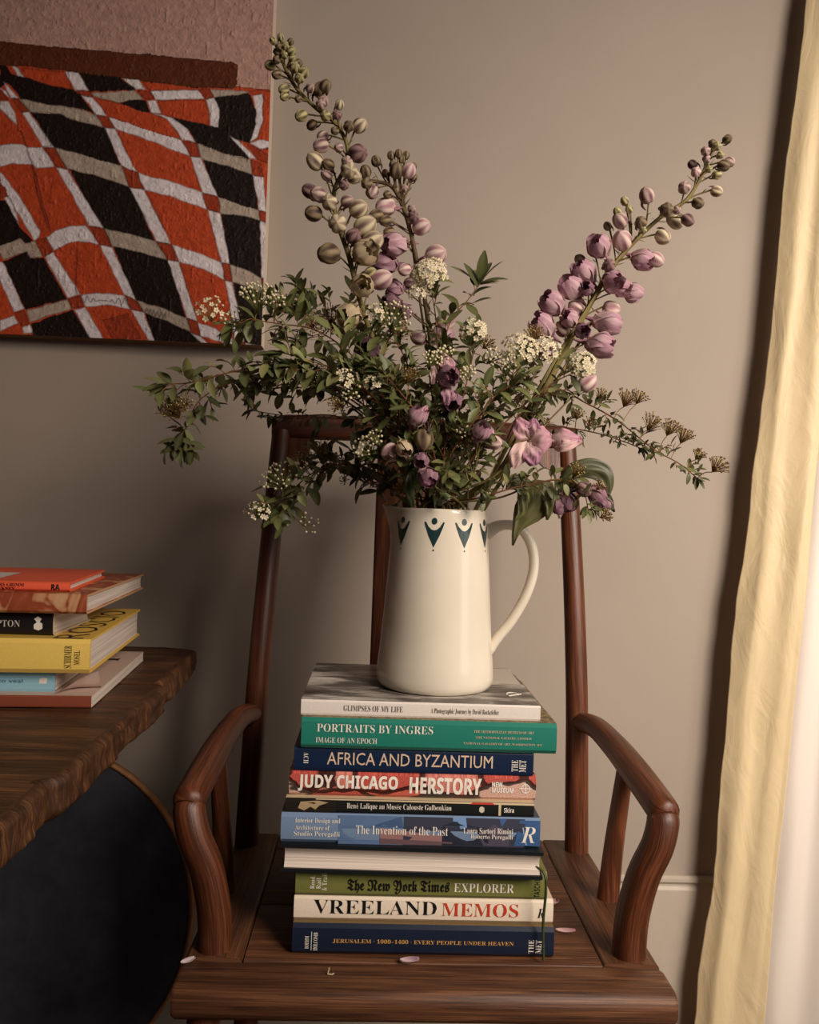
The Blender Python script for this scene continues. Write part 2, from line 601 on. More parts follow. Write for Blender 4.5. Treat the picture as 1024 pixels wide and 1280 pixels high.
polys += [
    (BLACK, [(0, 78), (8, 80), (14, 93), (24, 96), (32, 97), (67, 108), (91, 112), (101, 120), (112, 135), (121, 143), (95, 135), (60, 131), (26, 123), (14, 108), (8, 104), (0, 112)]),
    (BEIGE, [(26, 123), (60, 131), (95, 135), (121, 144), (131, 160), (100, 153), (75, 143), (38, 140)]),
    (BLACK, [(39, 141), (75, 143), (100, 154), (131, 161), (151, 207), (118, 199), (92, 188), (69, 184)]),
    (ORANGE, [(112, 114), (116, 122), (150, 129), (188, 141), (210, 150), (222, 166), (228, 175), (200, 168), (170, 158), (136, 147)]),
    (WHITE, [(101, 120), (116, 122), (128, 136), (134, 146), (120, 144), (112, 132)]),
    (RED, [(95, 114), (112.5, 114), (116, 122), (101, 120)]),
    (BEIGE, [(114, 116), (140, 115), (168, 113), (180, 124), (149, 129), (117, 121)]),
    (BLACK, [(149, 129), (169, 125), (182, 125), (188, 141), (178, 140)]),
    (ORANGE, [(26, 85), (81, 90), (91, 112), (67, 108), (32, 97)]),
    (WHITE, [(15, 82), (22, 84), (31, 97), (23, 96)]),
    (WHITE, [(81, 90), (98, 90), (111, 114), (94, 114)]),
    (BLACK, [(98, 90), (120, 91), (150, 97), (171, 113), (112, 115)]),
    (WHITE, [(153, 98), (173, 99), (184, 113), (170, 113)]),
    (RED, [(172, 114), (189, 114), (194.6, 125), (181, 124.5)]),
    (ORANGE, [(176, 99), (246, 108), (246, 113), (188, 114)]),
    (WHITE, [(184, 126), (196, 126), (202, 143), (189, 141)]),
    (WHITE, [(189, 114), (250, 112), (257, 124), (195, 126)]),
    (ORANGE, [(198, 126), (257, 125), (262, 140), (262, 158), (225, 150), (203, 143)]),
    (BLACK, [(268, 123), (300, 116), (312, 117), (320, 138), (320, 158), (312, 180), (290, 172), (273, 161), (275, 138)]),
    (WHITE, [(258, 125), (268, 123), (275, 138), (273, 161), (263, 157), (262, 140)]),
    (BEIGE, [(262, 112), (300, 113), (313, 115), (300, 119), (268, 123)]),
    (RED, [(247, 112), (262, 111), (268, 123), (257, 125)]),
    (ORANGE, [(310, 114), (322, 112), (343, 115), (342, 176), (321, 177), (329, 150), (329, 118), (315, 118)]),
    (WHITE, [(315, 119), (329, 117), (329, 150), (322, 172), (312, 178), (320, 155), (320, 138)]),
    (WHITE, [(312, 179), (322, 175), (341, 176), (341, 184), (325, 187)]),
    (ORANGE, [(325, 187), (341, 185), (339, 207), (330, 196)]),
    (RED, [(309, 180), (325, 187), (339, 196), (338, 206), (321, 200)]),
    (BLACK, [(215, 147), (275, 160), (300, 176), (313, 199), (280, 192), (246, 179), (236, 163)]),
    (WHITE, [(188, 141), (215, 147), (234, 161), (245, 178), (228, 175), (222, 165), (207, 149)]),
    (WHITE, [(287, 170), (298, 175), (310, 187), (321, 200), (312, 199), (303, 188)]),
    (BEIGE, [(247, 180), (280, 192), (313, 200), (316, 220), (285, 208), (252, 200)]),
    (BLACK, [(254, 201), (285, 208), (316, 221), (323, 262), (300, 257), (273, 246)]),
    # left-hand folds
    (WHITE, [(0, 127), (10.5, 127), (19, 140), (22, 159), (16, 152), (0, 136)]),
    (WHITE, [(5, 103), (12, 110), (24, 123), (14, 123), (8, 113)]),
    (WHITE, [(0, 110), (8, 114), (20, 138), (14, 126), (0, 112)]),
    (RED, [(0, 111), (4, 114), (10, 126), (0, 126)]),
    (WHITE, [(28, 141), (37, 140), (66, 183), (53, 183)]),
    (WHITE, [(-3, 182), (15, 180), (28, 180), (34, 185), (53, 183.5), (69, 209), (46, 211), (41, 206), (16, 205), (0, 209)]),
    (WHITE, [(0, 214), (5, 218), (28, 250), (51, 289), (50, 297), (43, 301), (23, 268), (7, 240), (0, 228)]),
    (BLACK, [(-5, 250), (7, 252), (19, 268), (24, 283), (42, 301), (32, 304), (26, 298), (0, 308)]),
    (WHITE, [(0, 222), (6, 240), (15, 253), (21, 266), (24, 283), (14, 264), (4, 246)]),
    (RED, [(0, 228), (8, 236), (10, 246), (0, 250)]),
    (BEIGE, [(-5, 309), (26, 298), (32, 304), (44, 301), (54, 321), (38, 323), (34, 315), (5, 325), (0, 318)]),
    (RED, [(44, 301), (58, 296.6), (67.7, 315), (54.5, 321)]),
    (WHITE, [(58, 296.6), (70, 288), (88, 282.5), (108, 282), (125, 306), (98, 302), (83, 306), (68, 314)]),
    (BLACK, [(4, 327), (34, 315), (38, 323), (55, 322), (84, 374), (32, 387)]),
    (WHITE, [(-2, 327), (4, 327), (31, 386), (17.6, 390.6), (0, 352)]),
    (WHITE, [(56, 321), (67, 315), (101, 368), (85, 373)]),
    (WHITE, [(101, 368.7), (125, 366), (155.6, 369.5), (164, 387), (135, 382), (107, 384)]),
    (BEIGE, [(33, 388), (85, 374), (91, 386), (38, 403)]),
    (RED, [(17.6, 390.6), (30.8, 388), (37.8, 405.6), (26.4, 407)]),
    (RED, [(85, 374), (101, 368.7), (106, 383.6), (91, 386)]),
    (WHITE, [(0, 401), (17, 394), (23, 404), (0, 415)]),
    (WHITE, [(28, 409), (38, 406), (42, 417), (30, 418)]),
    (BLACK, [(39, 405), (91, 387), (114, 424), (43, 424)]),
    (WHITE, [(93, 387), (107, 384), (130, 424), (113, 424)]),
    (RED, [(128, 400), (160, 392), (178, 424), (140, 424)]),
    (BROWN, [(-5, 51), (60, 58), (180, 68), (290, 78), (297, 82), (297, 105), (292, 111), (240, 110), (170, 100), (100, 92), (40, 84), (0, 82)]),
]
# canvas rectangle on the plane: right edge and bottom edge from the photo
CX1 = P(336, 180, PY).x
CX0 = P(-70, 200, PY).x
CZ0 = P(150, 424, PY).z
CZ1 = P(150, -80, PY).z
px_per_m = FPX / PY
nx = int((CX1 - CX0) / 0.00135)
nz = int((CZ1 - CZ0) / 0.00135)
X, Z = np.meshgrid(np.linspace(CX0, CX1, nx), np.linspace(CZ0, CZ1, nz))
# photo position of every canvas point
dxw, dyw, dzw = X, np.full_like(X, PY), Z - CAMZ
den = dxw * fw.x + dyw * fw.y
U = 512 + FPX * (dxw * cr.x + dyw * cr.y + dzw * cr.z) / den
V = 640 - FPX * (dxw * cu.x + dyw * cu.y + dzw * cu.z) / den
rs = np.random.RandomState(3)


def smooth_noise(shape, cell):
    h, w = shape
    g = rs.rand(h // cell + 3, w // cell + 3)
    yy, xx = np.mgrid[0:h, 0:w] / cell
    y0, x0 = yy.astype(int), xx.astype(int)
    fy, fx = yy - y0, xx - x0
    fy, fx = fy * fy * (3 - 2 * fy), fx * fx * (3 - 2 * fx)
    return (g[y0, x0] * (1 - fx) + g[y0, x0 + 1] * fx) * (1 - fy) + (g[y0 + 1, x0] * (1 - fx) + g[y0 + 1, x0 + 1] * fx) * fy


UU = np.abs(U) + 1.6 * (smooth_noise(U.shape, 9) - .5)
VV = V + 1.6 * (smooth_noise(U.shape, 9) - .5)
colr = np.zeros(U.shape + (3,)); colr[:] = MAUVE[:3]
hgt = smooth_noise(U.shape, 3) * .5 + smooth_noise(U.shape, 7) * .5
line = np.zeros(U.shape)
for c_, q in polys:
    inside = np.zeros(U.shape, bool)
    dmin = np.full(U.shape, 1e9)
    m_ = len(q)
    for i in range(m_):
        x1, y1 = q[i]; x2, y2 = q[(i + 1) % m_]
        if y1 != y2:
            cond = ((y1 > VV) != (y2 > VV)) & (UU < (x2 - x1) * (VV - y1) / (y2 - y1) + x1)
            inside ^= cond
        ll = (x2 - x1) ** 2 + (y2 - y1) ** 2 + 1e-9
        tt = np.clip(((UU - x1) * (x2 - x1) + (VV - y1) * (y2 - y1)) / ll, 0, 1)
        dmin = np.minimum(dmin, np.hypot(UU - x1 - tt * (x2 - x1), VV - y1 - tt * (y2 - y1)))
    colr[inside] = c_[:3]
    line[inside] = np.exp(-(dmin[inside] / 0.9) ** 2)
for pth in ([(27, 165), (33, 183), (40, 205), (48, 245), (60, 286)], [(96, 313), (96, 335), (94, 360), (97, 368)], [(40, 205), (46, 222), (52, 250), (64, 290)]):
    for (x1, y1), (x2, y2) in zip(pth[:-1], pth[1:]):
        ll = (x2 - x1) ** 2 + (y2 - y1) ** 2
        tt = np.clip(((UU - x1) * (x2 - x1) + (VV - y1) * (y2 - y1)) / ll, 0, 1)
        line = np.maximum(line, np.exp(-(np.hypot(UU - x1 - tt * (x2 - x1), VV - y1 - tt * (y2 - y1)) / 1.0) ** 2))
# dark pencil scribble on the stripes near the bottom
sx = np.linspace(0, 1, 90)
scrib = [(104 + 54 * s, 374 + 4 * s + 4.5 * math.sin(44 * s) * (0.5 + 0.5 * math.cos(7 * s))) for s in sx] + \
        [(181 + 26 * s, 387 + 9 * s + 3.2 * math.sin(38 * s)) for s in sx]
for (x1, y1), (x2, y2) in zip(scrib[:-1], scrib[1:]):
    if abs(x2 - x1) > 8:
        continue
    sel = (np.abs(UU - x1) < 4) & (np.abs(VV - y1) < 6)
    if sel.any():
        ll = (x2 - x1) ** 2 + (y2 - y1) ** 2 + 1e-9
        tt = np.clip(((UU[sel] - x1) * (x2 - x1) + (VV[sel] - y1) * (y2 - y1)) / ll, 0, 1)
        line[sel] = np.maximum(line[sel], np.exp(-(np.hypot(UU[sel] - x1 - tt * (x2 - x1), VV[sel] - y1 - tt * (y2 - y1)) / .7) ** 2))
brush = 0.86 + 0.28 * smooth_noise(U.shape, 5)
colr = colr * brush[..., None]
ink = np.array(S(34, 22, 22)[:3])
colr = colr * (1 - .75 * line[..., None]) + ink * .75 * line[..., None]
spk = smooth_noise(U.shape, 2)
streak = smooth_noise((U.shape[0], U.shape[1] * 3), 14)[:, ::3]
hgt = hgt * .0016 + np.where(spk > .80, (spk - .80) * .012, 0) + .0008 * smooth_noise(U.shape, 14) + np.where(streak > .82, (streak - .82) * .010, 0)
mb = MB()
Yv = PY - hgt
vs = np.stack([X, Yv, Z], -1).reshape(-1, 3)
idx = np.arange(nx * nz).reshape(nz, nx)
fs = np.stack([idx[:-1, :-1], idx[:-1, 1:], idx[1:, 1:], idx[1:, :-1]], -1).reshape(-1, 4)
painting = thing('painting', ((CX0 + CX1) / 2, PY + .015, CZ0), 'unframed canvas painting of crumpled orange, black and white checked cloth', 'painting')
mb.v = [tuple(p) for p in vs.tolist()]
mb.f = [tuple(q) for q in fs.tolist()]
mb.mi = [0] * len(mb.f)
mb.uv = [(0, 0)] * len(mb.v)
mb.c = [tuple(c) + (1,) for c in colr.reshape(-1, 3).tolist()]
m_paint = attr_mat('oil_paint', 0.6, 0.15)
mb.build('painted_surface', m_paint, painting, True)
m_canvas = plain('canvas_edge', S(206, 190, 172), 0.8, 0.2, 300, 0.1)
m_canvas_bot = plain('canvas_underside', S(120, 92, 66), 0.8, 0.2, 300, 0.1)  # browner tone, for the bottom face of the canvas only
mb = MB()
mb.box((CX0, PY + .0006, CZ0), (CX1, WALL_Y - .001, CZ1))
mb.mi = [0, 0, 0, 0, 0, 0]
ob = mb.build('stretched_canvas', [m_canvas, m_canvas_bot], painting, False)
ob.data.polygons[0].material_index = 1

# ================================================================== CHAIR
w_chair = wood('chair_wood', S(30, 14, 8), S(86, 46, 27), S(134, 76, 46), 34, 2.2, 0.36, 5, 0.3)
w_seat = wood('seat_wood', S(34, 19, 11), S(92, 57, 36), S(136, 92, 60), 20, 1.3, 0.5, 10, 0.35)
w_dark = wood('chair_wood_darker', S(36, 16, 10), S(74, 36, 21), S(104, 54, 32), 30, 2.0, 0.4, 5, 0.2)  # darker copy of the chair wood: left post, crest rail, legs, stretchers
CHX, SZ = 0.072, 0.50
chair = thing('armchair', (CHX, 1.1, 0), 'old dark wooden armchair with curved arms, carrying the stack of books', 'chair')
FY, BY = 0.893, 1.325
HW = 0.272
RT, RW = 0.038, 0.066       # rail thickness and width


def X_(s, h):
    return CHX + s * h


mb = MB()
mb.sweep([(CHX - HW, FY + RW / 2, SZ - RT / 2), (CHX - HW + .004, FY + RW / 2, SZ - RT / 2), (CHX + HW - .004, FY + RW / 2, SZ - RT / 2), (CHX + HW, FY + RW / 2, SZ - RT / 2)],
         lambda i, t: rrect(RW, RT, .015, 5) if 0 < i < 3 else [(a * .93, c * .88) for a, c in rrect(RW, RT, .015, 5)])
mb.build('front_rail', w_seat, chair)
for s in (-1, 1):
    mb = MB()
    mb.sweep([(X_(s, HW - RW / 2), FY + RW - .001, SZ - RT / 2), (X_(s, HW - RW / 2), BY - .002, SZ - RT / 2), (X_(s, HW - RW / 2), BY, SZ - RT / 2)],
             lambda i, t: rrect(RW, RT, .006, 3) if i < 2 else [(a * .95, c * .9) for a, c in rrect(RW, RT, .006, 3)])
    mb.build('side_rail', w_seat, chair)
mb = MB()
mb.sweep([(CHX - HW + RW, BY - .03, SZ - RT / 2), (CHX + HW - RW, BY - .03, SZ - RT / 2)], rrect(.06, RT, .005, 3))
mb.build('back_rail', w_seat, chair)
mb = MB()
y0 = FY + RW - .004
for a, c in ((y0, 1.09), (1.091, BY - .058)):
    mb.sweep([(CHX - HW + RW + .001, (a + c) / 2, SZ - .009), (CHX + HW - RW - .001, (a + c) / 2, SZ - .009)], rrect(c - a, .016, .0015, 2))
mb.build('seat_panel', w_seat, chair)
# back posts (one bent stick each, thinner at the top, leaning back)
posty = lambda z: 1.285 + 0.085 * max(0, (z - .70) / .45) ** 1.5
posth = lambda z: 0.253 - 0.021 * (z - .5) / .645
for s in (-1, 1):
    mb = MB()
    pts = [(X_(s, posth(z)), posty(z), z) for z in [SZ - .001 + (1.135 - SZ) * k / 16 for k in range(17)]]
    mb.tube(pts, lambda t: .0182 - .003 * t, 16, upv=(0, 1, 0))
    mb.build('back_post', w_dark if s < 0 else w_chair, chair)
# crest rail
mb = MB()
pts = []
for k in range(21):
    t = -1 + 2 * k / 20
    pts.append((CHX + t * .249, posty(1.14) + .016 * (1 - t * t), 1.142 + .004 * (1 - t * t)))
mb.sweep(pts, lambda i, t: rrect(.030, .040, .012, 4) if 0 < i < 20 else [(a * .7, c * .75) for a, c in rrect(.030, .040, .012, 4)])
mb.build('crest_rail', w_dark, chair)
# spandrels between posts and crest rail
for s in (-1, 1):
    mb = MB()
    zt = 1.124
    hz = lambda z: posth(z) - .012
    ou = [(hz(zt), zt), (hz(1.02), 1.02), (hz(1.012) - .006, 1.010), (hz(1.03) - .012, 1.035), (hz(1.06) - .010, 1.075), (hz(1.09) - .014, 1.088),
          (hz(1.09) - .028, 1.092), (hz(1.1) - .036, 1.100), (hz(1.11) - .038, zt)]
    m_ = len(ou)
    fr = [(X_(s, h), posty(z) - .007, z) for h, z in ou]
    bk = [(X_(s, h), posty(z) + .007, z) for h, z in ou]
    sd = [(i, (i + 1) % m_, m_ + (i + 1) % m_, m_ + i) for i in range(m_)]
    fc = [tuple(range(m_)), tuple(range(2 * m_ - 1, m_ - 1, -1))] + sd
    mb.add(fr + bk, fc, 0, [(p[0], p[2]) for p in fr + bk])
    mb.build('spandrel', w_chair, chair, False)
# splat, slightly S-curved
mb = MB()
pts = [(CHX - .012, posty(z) + .004 + .012 * math.sin((z - .5) / .63 * 2 * PI), z) for z in [SZ - .003 + (1.127 - SZ) * k / 14 for k in range(15)]]
mb.sweep(pts, rrect(.128, .011, .004, 2), upv=(0, 1, 0))
mb.build('back_splat', w_chair, chair)
# arms, front arm posts, side posts
armp = [(.247, 1.283, .700), (.262, 1.235, .703), (.270, 1.16, .696), (.273, 1.09, .688), (.2755, 1.03, .679), (.2775, .985, .671)]
for s in (-1, 1):
    mb = MB()
    pts = spline([(X_(s, h), y, z) for h, y, z in armp], 6)
    last = pts[-1]
    d = (pts[-1] - pts[-2]).normalized()
    pts += [last + d * .010, last + d * .016, last + d * .018]
    rad = [.0140 + .0050 * math.sin(min(1, k / 22) * PI / 2) for k in range(len(pts))]
    rad[-2] = .0135; rad[-1] = .006; rad[-3] = .0182
    mb.tube(pts, rad, 16, v0=.37 + s)
    mb.build('arm', w_chair, chair)
    mb = MB()
    pts = spline([(X_(s, .2425), .980, SZ - .001), (X_(s, .2445), .978, .545), (X_(s, .2545), .974, .595), (X_(s, .2690), .971, .632), (X_(s, .2760), .975, .657), (X_(s, .2765), .979, .664)], 6)
    k_ = len(pts)
    mb.tube(pts, [.0198 - .0014 * i / k_ for i in range(k_)], 16, v0=2.1 + s, upv=(0, 1, 0.1))
    mb.build('arm_post', w_chair, chair)
    mb = MB()
    pts = spline([(X_(s, .258), 1.125, SZ - .001), (X_(s, .262), 1.118, .58), (X_(s, .269), 1.105, .682)], 6)
    mb.tube(pts, lambda t: .0150 - .004 * t, 14, v0=4.1 + s, upv=(0, 1, 0))
    mb.build('side_post', w_chair, chair)
    for y in (FY + .035, 1.285):
        mb = MB()
        mb.tube([(X_(s, .246), y, 0.0), (X_(s, .244), y, .25), (X_(s, .2425), y, SZ - RT + .004)], .0185, 14, v0=6 + s, upv=(0, 1, 0))
        mb.build('leg', w_dark, chair)
    mb = MB()
    mb.sweep([(X_(s, .245), FY + .035, .16), (X_(s, .245), 1.285, .16)], rrect(.016, .03, .004, 2))
    mb.build('stretcher', w_dark, chair)
for y, z in ((FY + .035, .11), (1.285, .2)):
    mb = MB()
    mb.sweep([(CHX - .245, y, z), (CHX + .245, y, z)], rrect(.024, .03, .004, 2))
    mb.build('stretcher', w_dark, chair)

# ================================================================== TABLE
w_table = wood('rough_table_wood', S(24, 13, 7), S(76, 46, 26), S(142, 96, 56), 14, 1.6, 0.5, 5, 1.0)
TZ, TT = 0.75, 0.046
table = thing('table', (-.9, 1.0, 0), 'rustic thick plank table with a rough chipped edge, beside the chair', 'table')
mb = MB()
ny = 150
vs, uvs = [], []
prev = None
yb0, yb1 = 0.12, 1.548
planks = [(yb0, .80, .000), (.80, 1.235, .006), (1.235, yb1, -.004)]


def edge_x(y):
    for a, c, o in planks:
        if a <= y <= c:
            k = min(y - a, c - y)
            corner = -.012 * math.exp(-(k / .008) ** 2)
            if y > yb1 - .03:
                corner -= .05 * ((y - yb1 + .03) / .03) ** 2
            return -.292 - .020 * (y - .7) + o + corner
    return -.3


prof_n = None
for j in range(ny + 1):
    y = yb0 + (yb1 - yb0) * j / ny
    ex = edge_x(y)
    gap = min(abs(y - .80), abs(y - 1.235))
    groove = -.004 * math.exp(-(gap / .004) ** 2)
    ring = []
    for k in range(22):                       # top, running to the rough end
        x = -1.55 + (ex - .012 + 1.55) * (k / 21) ** .6
        h = .0018 * noise.noise(Vector((x * 5, y * 16, 0))) + .0010 * noise.noise(Vector((x * 12, y * 70, 3)))
        ring.append((x, TZ - .0015 + min(h, .0012) + groove))
    for k in range(1, 15):                    # rounded shoulder and hacked end
        t = k / 14
        ang = R(90 - 90 * min(1, t * 4))
        zz = TZ - (1 - math.sin(ang)) * .008 - max(0, t - .25) / .75 * (TT - .008)
        xx = ex - .012 + math.cos(ang) * .012
        am = min(1, t * 4)
        chip = .008 * noise.noise(Vector((y * 9, zz * 8, 5))) + .0035 * noise.noise(Vector((y * 45 + zz * 30, zz * 50, 2))) + .003 * noise.noise(Vector((y * 160, zz * 90, 2)))
        und = -.012 * max(0, t - .8) / .2
        ring.append((xx + chip * am + und, zz + .003 * noise.noise(Vector((y * 40, t * 3, 9))) * am))
    for k in range(1, 5):
        x = ex - .02 + (-1.55 - ex + .02) * k / 4
        ring.append((x, TZ - TT))
    prof_n = len(ring)
    acc = 0
    for k, (x, z) in enumerate(ring):
        if k:
            acc += math.hypot(x - ring[k - 1][0], z - ring[k - 1][1])
        vs.append((x, y, z)); uvs.append((y, acc if k < 22 else acc * 3.5))
fs = [(j * prof_n + k, j * prof_n + k + 1, (j + 1) * prof_n + k + 1, (j + 1) * prof_n + k) for j in range(ny) for k in range(prof_n - 1)]
fs = [q[::-1] for q in fs]
fs += [tuple(range(prof_n)), tuple(range(ny * prof_n, (ny + 1) * prof_n))[::-1]]
mb.add(vs, fs, 0, uvs)
mb.build('tabletop', w_table, table, True)
for x in (-.95, -1.48):
    for y in (.25, 1.45):
        mb = MB()
        mb.sweep([(x, y, 0), (x, y, TZ - TT + .002)], rrect(.07, .07, .008, 2), upv=(0, 1, 0))
        mb.build('leg', w_table, table)

# round panel standing on the floor under the table
pc = P(27, 1150, 1.46)
PR = pc.z / math.cos(R(8)) * 0.985
disc = thing('round_panel', (pc.x, 1.41, 0), 'large round dark panel with thin tan rim leaning on the wall under the table', 'panel')
tilt = Matrix.Rotation(R(-8), 4, 'X')


def tl_(p, a, r, z):      # lathe axis z -> facing the room
    q = Vector((p.x, -p.z, p.y))
    return (tilt @ q)


cen = Vector((pc.x, 1.475, PR * math.cos(R(8)) + .006))
mb = MB(); mb.lathe([(0, .004), (PR - .007, .004)], 72, 0, cen, tl_); mb.lathe([(PR - .007, .004), (PR - .007, -.014), (0, -.014)], 72, 0, cen, tl_)
mb.build('panel_face', plain('navy_leather', S(58, 58, 66), 0.7, 0.25, 30, 0.25, 0.1), disc)
mb = MB(); mb.lathe([(PR - .0075, -.016), (PR - .0075, .006), (PR - .002, .008), (PR, .004), (PR, -.012), (PR - .0075, -.016)], 72, 0, cen, tl_)
mb.build('panel_rim', plain('tan_rim', S(150, 106, 70), 0.6, 0.3, 60, 0.2), disc)

# ================================================================== BOOKS
m_page, nt, b = new_mat('book_pages')
tc = N(nt, 'ShaderNodeTexCoord'); mp = N(nt, 'ShaderNodeMapping'); mp.inputs['Scale'].default_value = (3, 3, 900)
nt.links.new(tc.outputs['Object'], mp.inputs[0])
n1 = N(nt, 'ShaderNodeTexNoise', Scale=1.0, Detail=3.0); nt.links.new(mp.outputs[0], n1.inputs['Vector'])
rr = ramp(nt, n1.outputs['Fac'], [(0.3, S(176, 160, 148)), (0.7, S(226, 212, 200))]); nt.links.new(rr.outputs[0], b.inputs['Base Color'])
b.inputs['Roughness'].default_value = 0.85
MC = {}


def cm(*rgb, rough=0.42):
    k = rgb + (rough,)
    if k not in MC:
        MC[k] = plain('print_%d_%d_%d' % rgb, S(*rgb), rough, 0.35, 500, 0.06, 0.03)
    return MC[k]


INK_W, INK_K, INK_G, INK_R, INK_S = cm(236, 226, 214), cm(22, 20, 20), cm(200, 150, 84), cm(190, 60, 34), cm(214, 186, 160)


class Book:
    """spine faces the room (-y); local x along the spine, z up"""
    def __init__(self, label, xl, xr, y, z0, T, D, spine, board=None, soft=False, yaw=0.0, turned=False, bulge=.0012, name='book', page=None, group=None):
        self.L, self.T, self.D, self.bulge = xr - xl, T, D, bulge
        L = self.L
        self.root = thing(name, ((xl + xr) / 2, y, z0), label, 'book', group, yaw)
        board = board or spine
        bt = .0011 if soft else (.0042 if turned else .0028)           # board thickness
        ov = .0003 if soft else .0030           # overhang of the boards over the pages
        s_ = -1 if not turned else 1
        ns = 8
        O = [(D, 0), (.012, 0)]
        In = [(D, bt), (.012, bt)]
        for k in range(ns + 1):
            t = k / ns
            z = T * t
            e = min(t, 1 - t)
            r_ = .0035 if not soft else .001
            back = r_ * max(0, 1 - e * T / r_) ** 2 if r_ else 0
            O.append((back - self.bul(z), z))
            In.append((.0035 if not soft else .0013, min(max(z, bt), T - bt)))
        O += [(.012, T), (D, T)]
        In += [(.012, T - bt), (D, T - bt)]
        tr_ = (lambda p: (p[0], p[1], p[2])) if not turned else (lambda p: (-p[0], D - p[1], p[2]))
        mb = MB()
        m_ = len(O)
        for ring, fl in ((O, False), (In, True)):
            vs = [tr_((-L / 2, a, z)) for a, z in ring] + [tr_((L / 2, a, z)) for a, z in ring]
            for i in range(m_ - 1):
                q = (i, i + 1, m_ + i + 1, m_ + i)
                sp = 1 if 1 < i < m_ - 3 else 0
                vv = [vs[j] for j in q]
                mb.add(vv if fl else vv[::-1], [(0, 1, 2, 3)], sp, [(p[0], p[2] - p[1]) for p in (vv if fl else vv[::-1])])
        for x, fl in ((-L / 2, False), (L / 2, True)):
            for i in range(m_ - 1):
                vv = [tr_((x, *O[i])), tr_((x, *O[i + 1])), tr_((x, *In[i + 1])), tr_((x, *In[i]))]
                mb.add(vv[::-1] if fl else vv, [(0, 1, 2, 3)], 0)
        for i in (0, m_ - 1):
            vv = [tr_((-L / 2, *O[i])), tr_((L / 2, *O[i])), tr_((L / 2, *In[i])), tr_((-L / 2, *In[i]))]
            mb.add(vv, [(0, 1, 2, 3)], 0)
        self.cover = mb.build('cover', [board, spine], self.root, False, local=True)
        mb = MB()
        n = 9
        xs = (-L / 2 + ov, L / 2 - ov)
        ring = [(.004, bt + .0001), (.004, T - bt - .0001)]
        for k in range(n):
            t = 1 - k / (n - 1)
            ring.append((D - ov - (0 if soft else .006 * math.sin(t * PI)), bt + .0001 + t * (T - 2 * bt - .0002)))
        m_ = len(ring)
        vs = [tr_((xs[0], a, z)) for a, z in ring] + [tr_((xs[1], a, z)) for a, z in ring]
        mb.add(vs, [(i, (i + 1) % m_, m_ + (i + 1) % m_, m_ + i)[::-1] for i in range(m_)] + [tuple(range(m_)), tuple(range(m_, 2 * m_))[::-1]])
        self.pages = mb.build('page_block', page or m_page, self.root, False, local=True)

    def bul(self, z):
        return self.bulge * math.sin(PI * z / self.T)

    def on(self, x, z):                 # x,z as fractions of the spine
        return (-self.L / 2 + x * self.L, -self.bul(z * self.T) - .0006, z * self.T)

    def texts(self, items, mat, part='title_lettering', label=None):
        """items: (string, style, x0, x1, z0, z1, offset, rot)"""
        mb = MB()
        for it in items:
            s, st, x0, x1, z0, z1 = it[:6]
            fit_text(mb, s, st, x0, x1, z0, z1, self.on, 0, it[6] if len(it) > 6 else 0.0, 1.0, it[7] if len(it) > 7 else 0)
        o = mb.build(part, mat, self.root, False, local=True)
        if label:
            o['label'] = label
        return o

    def patch(self, shapes, part, mat=None, eps=.0003):
        """coloured printed areas on the spine: (colour, [(x,z)...])"""
        mb = MB()
        for k, (c_, q) in enumerate(shapes):
            pts = []
            for i in range(len(q)):     # subdivide to follow the curve of the spine
                a, d = q[i], q[(i + 1) % len(q)]
                for t in (0, .34, .67):
                    pts.append((a[0] + (d[0] - a[0]) * t, a[1] + (d[1] - a[1]) * t))
            vs = [(-self.L / 2 + x * self.L, -self.bul(z * self.T) - eps - k * .00002, z * self.T) for x, z in pts]
            mb.add(vs, [tuple(range(len(vs)))], 0, None, c_)
        return mb.build(part, mat or m_print, self.root, False, local=True)


m_print = attr_mat('printed_area', 0.45, 0.35)


def px_book(label, pl, pr, y, z0, T, D, *a, **k):
    """book whose spine ends lie at the photo positions pl and pr on plane y"""
    xl, xr = P(pl[0], pl[1], y).x, P(pr[0], pr[1], y).x
    return Book(label, xl, xr, y, z0, T, D, *a, **k)


def th(px, y):
    return px * y / FPX * 1.015


z = SZ + .0002
# --- bottom: navy
T = th(37, .968)
bk = px_book('navy blue hardback with small gold title, at the bottom of the stack on the chair', (365, 1187), (692, 1192), .968, z, T, .28, cm(20, 30, 50), cm(120, 98, 66), group=None)
bk.texts([('JERUSALEM · 1000–1400 · EVERY PEOPLE UNDER HEAVEN', 'serif', .153, .844, .40, .55, -.006)], INK_G, label='small gold title')
bk.texts([('BOEHM', 'serif', .048, .063, .20, .62, -.01, 90), ('HOLCOMB', 'serif', .080, .096, .14, .74, -.01, 90), ('THE', 'serif', .902, .922, .17, .62, -.008, 90), ('MET', 'serif', .929, .951, .17, .62, -.008, 90)], INK_W, 'publisher_mark', 'white rotated lettering')
bk.patch([(S(236, 226, 214), [(.0715, .14), (.0735, .14), (.0735, .76), (.0715, .76)])], 'rule_line')
z += T
# --- cream
T = th(30.5, .977)
bk = px_book('cream hardback with large black and red lettering, second lowest in the chair stack', (367, 1148), (691, 1154), .977, z, T, .255, cm(226, 210, 190), cm(200, 180, 150))
bk.texts([('VREELAND', 'serif', .075, .548, .30, .86, -.012)], INK_K, label='black title word')
bk.texts([('MEMOS', 'serif', .567, .864, .28, .82, -.012)], INK_R, label='red title word')
bk.texts([('R', 'italic', .938, .966, .28, .66, -.012)], INK_K, 'publisher_mark')
z += T
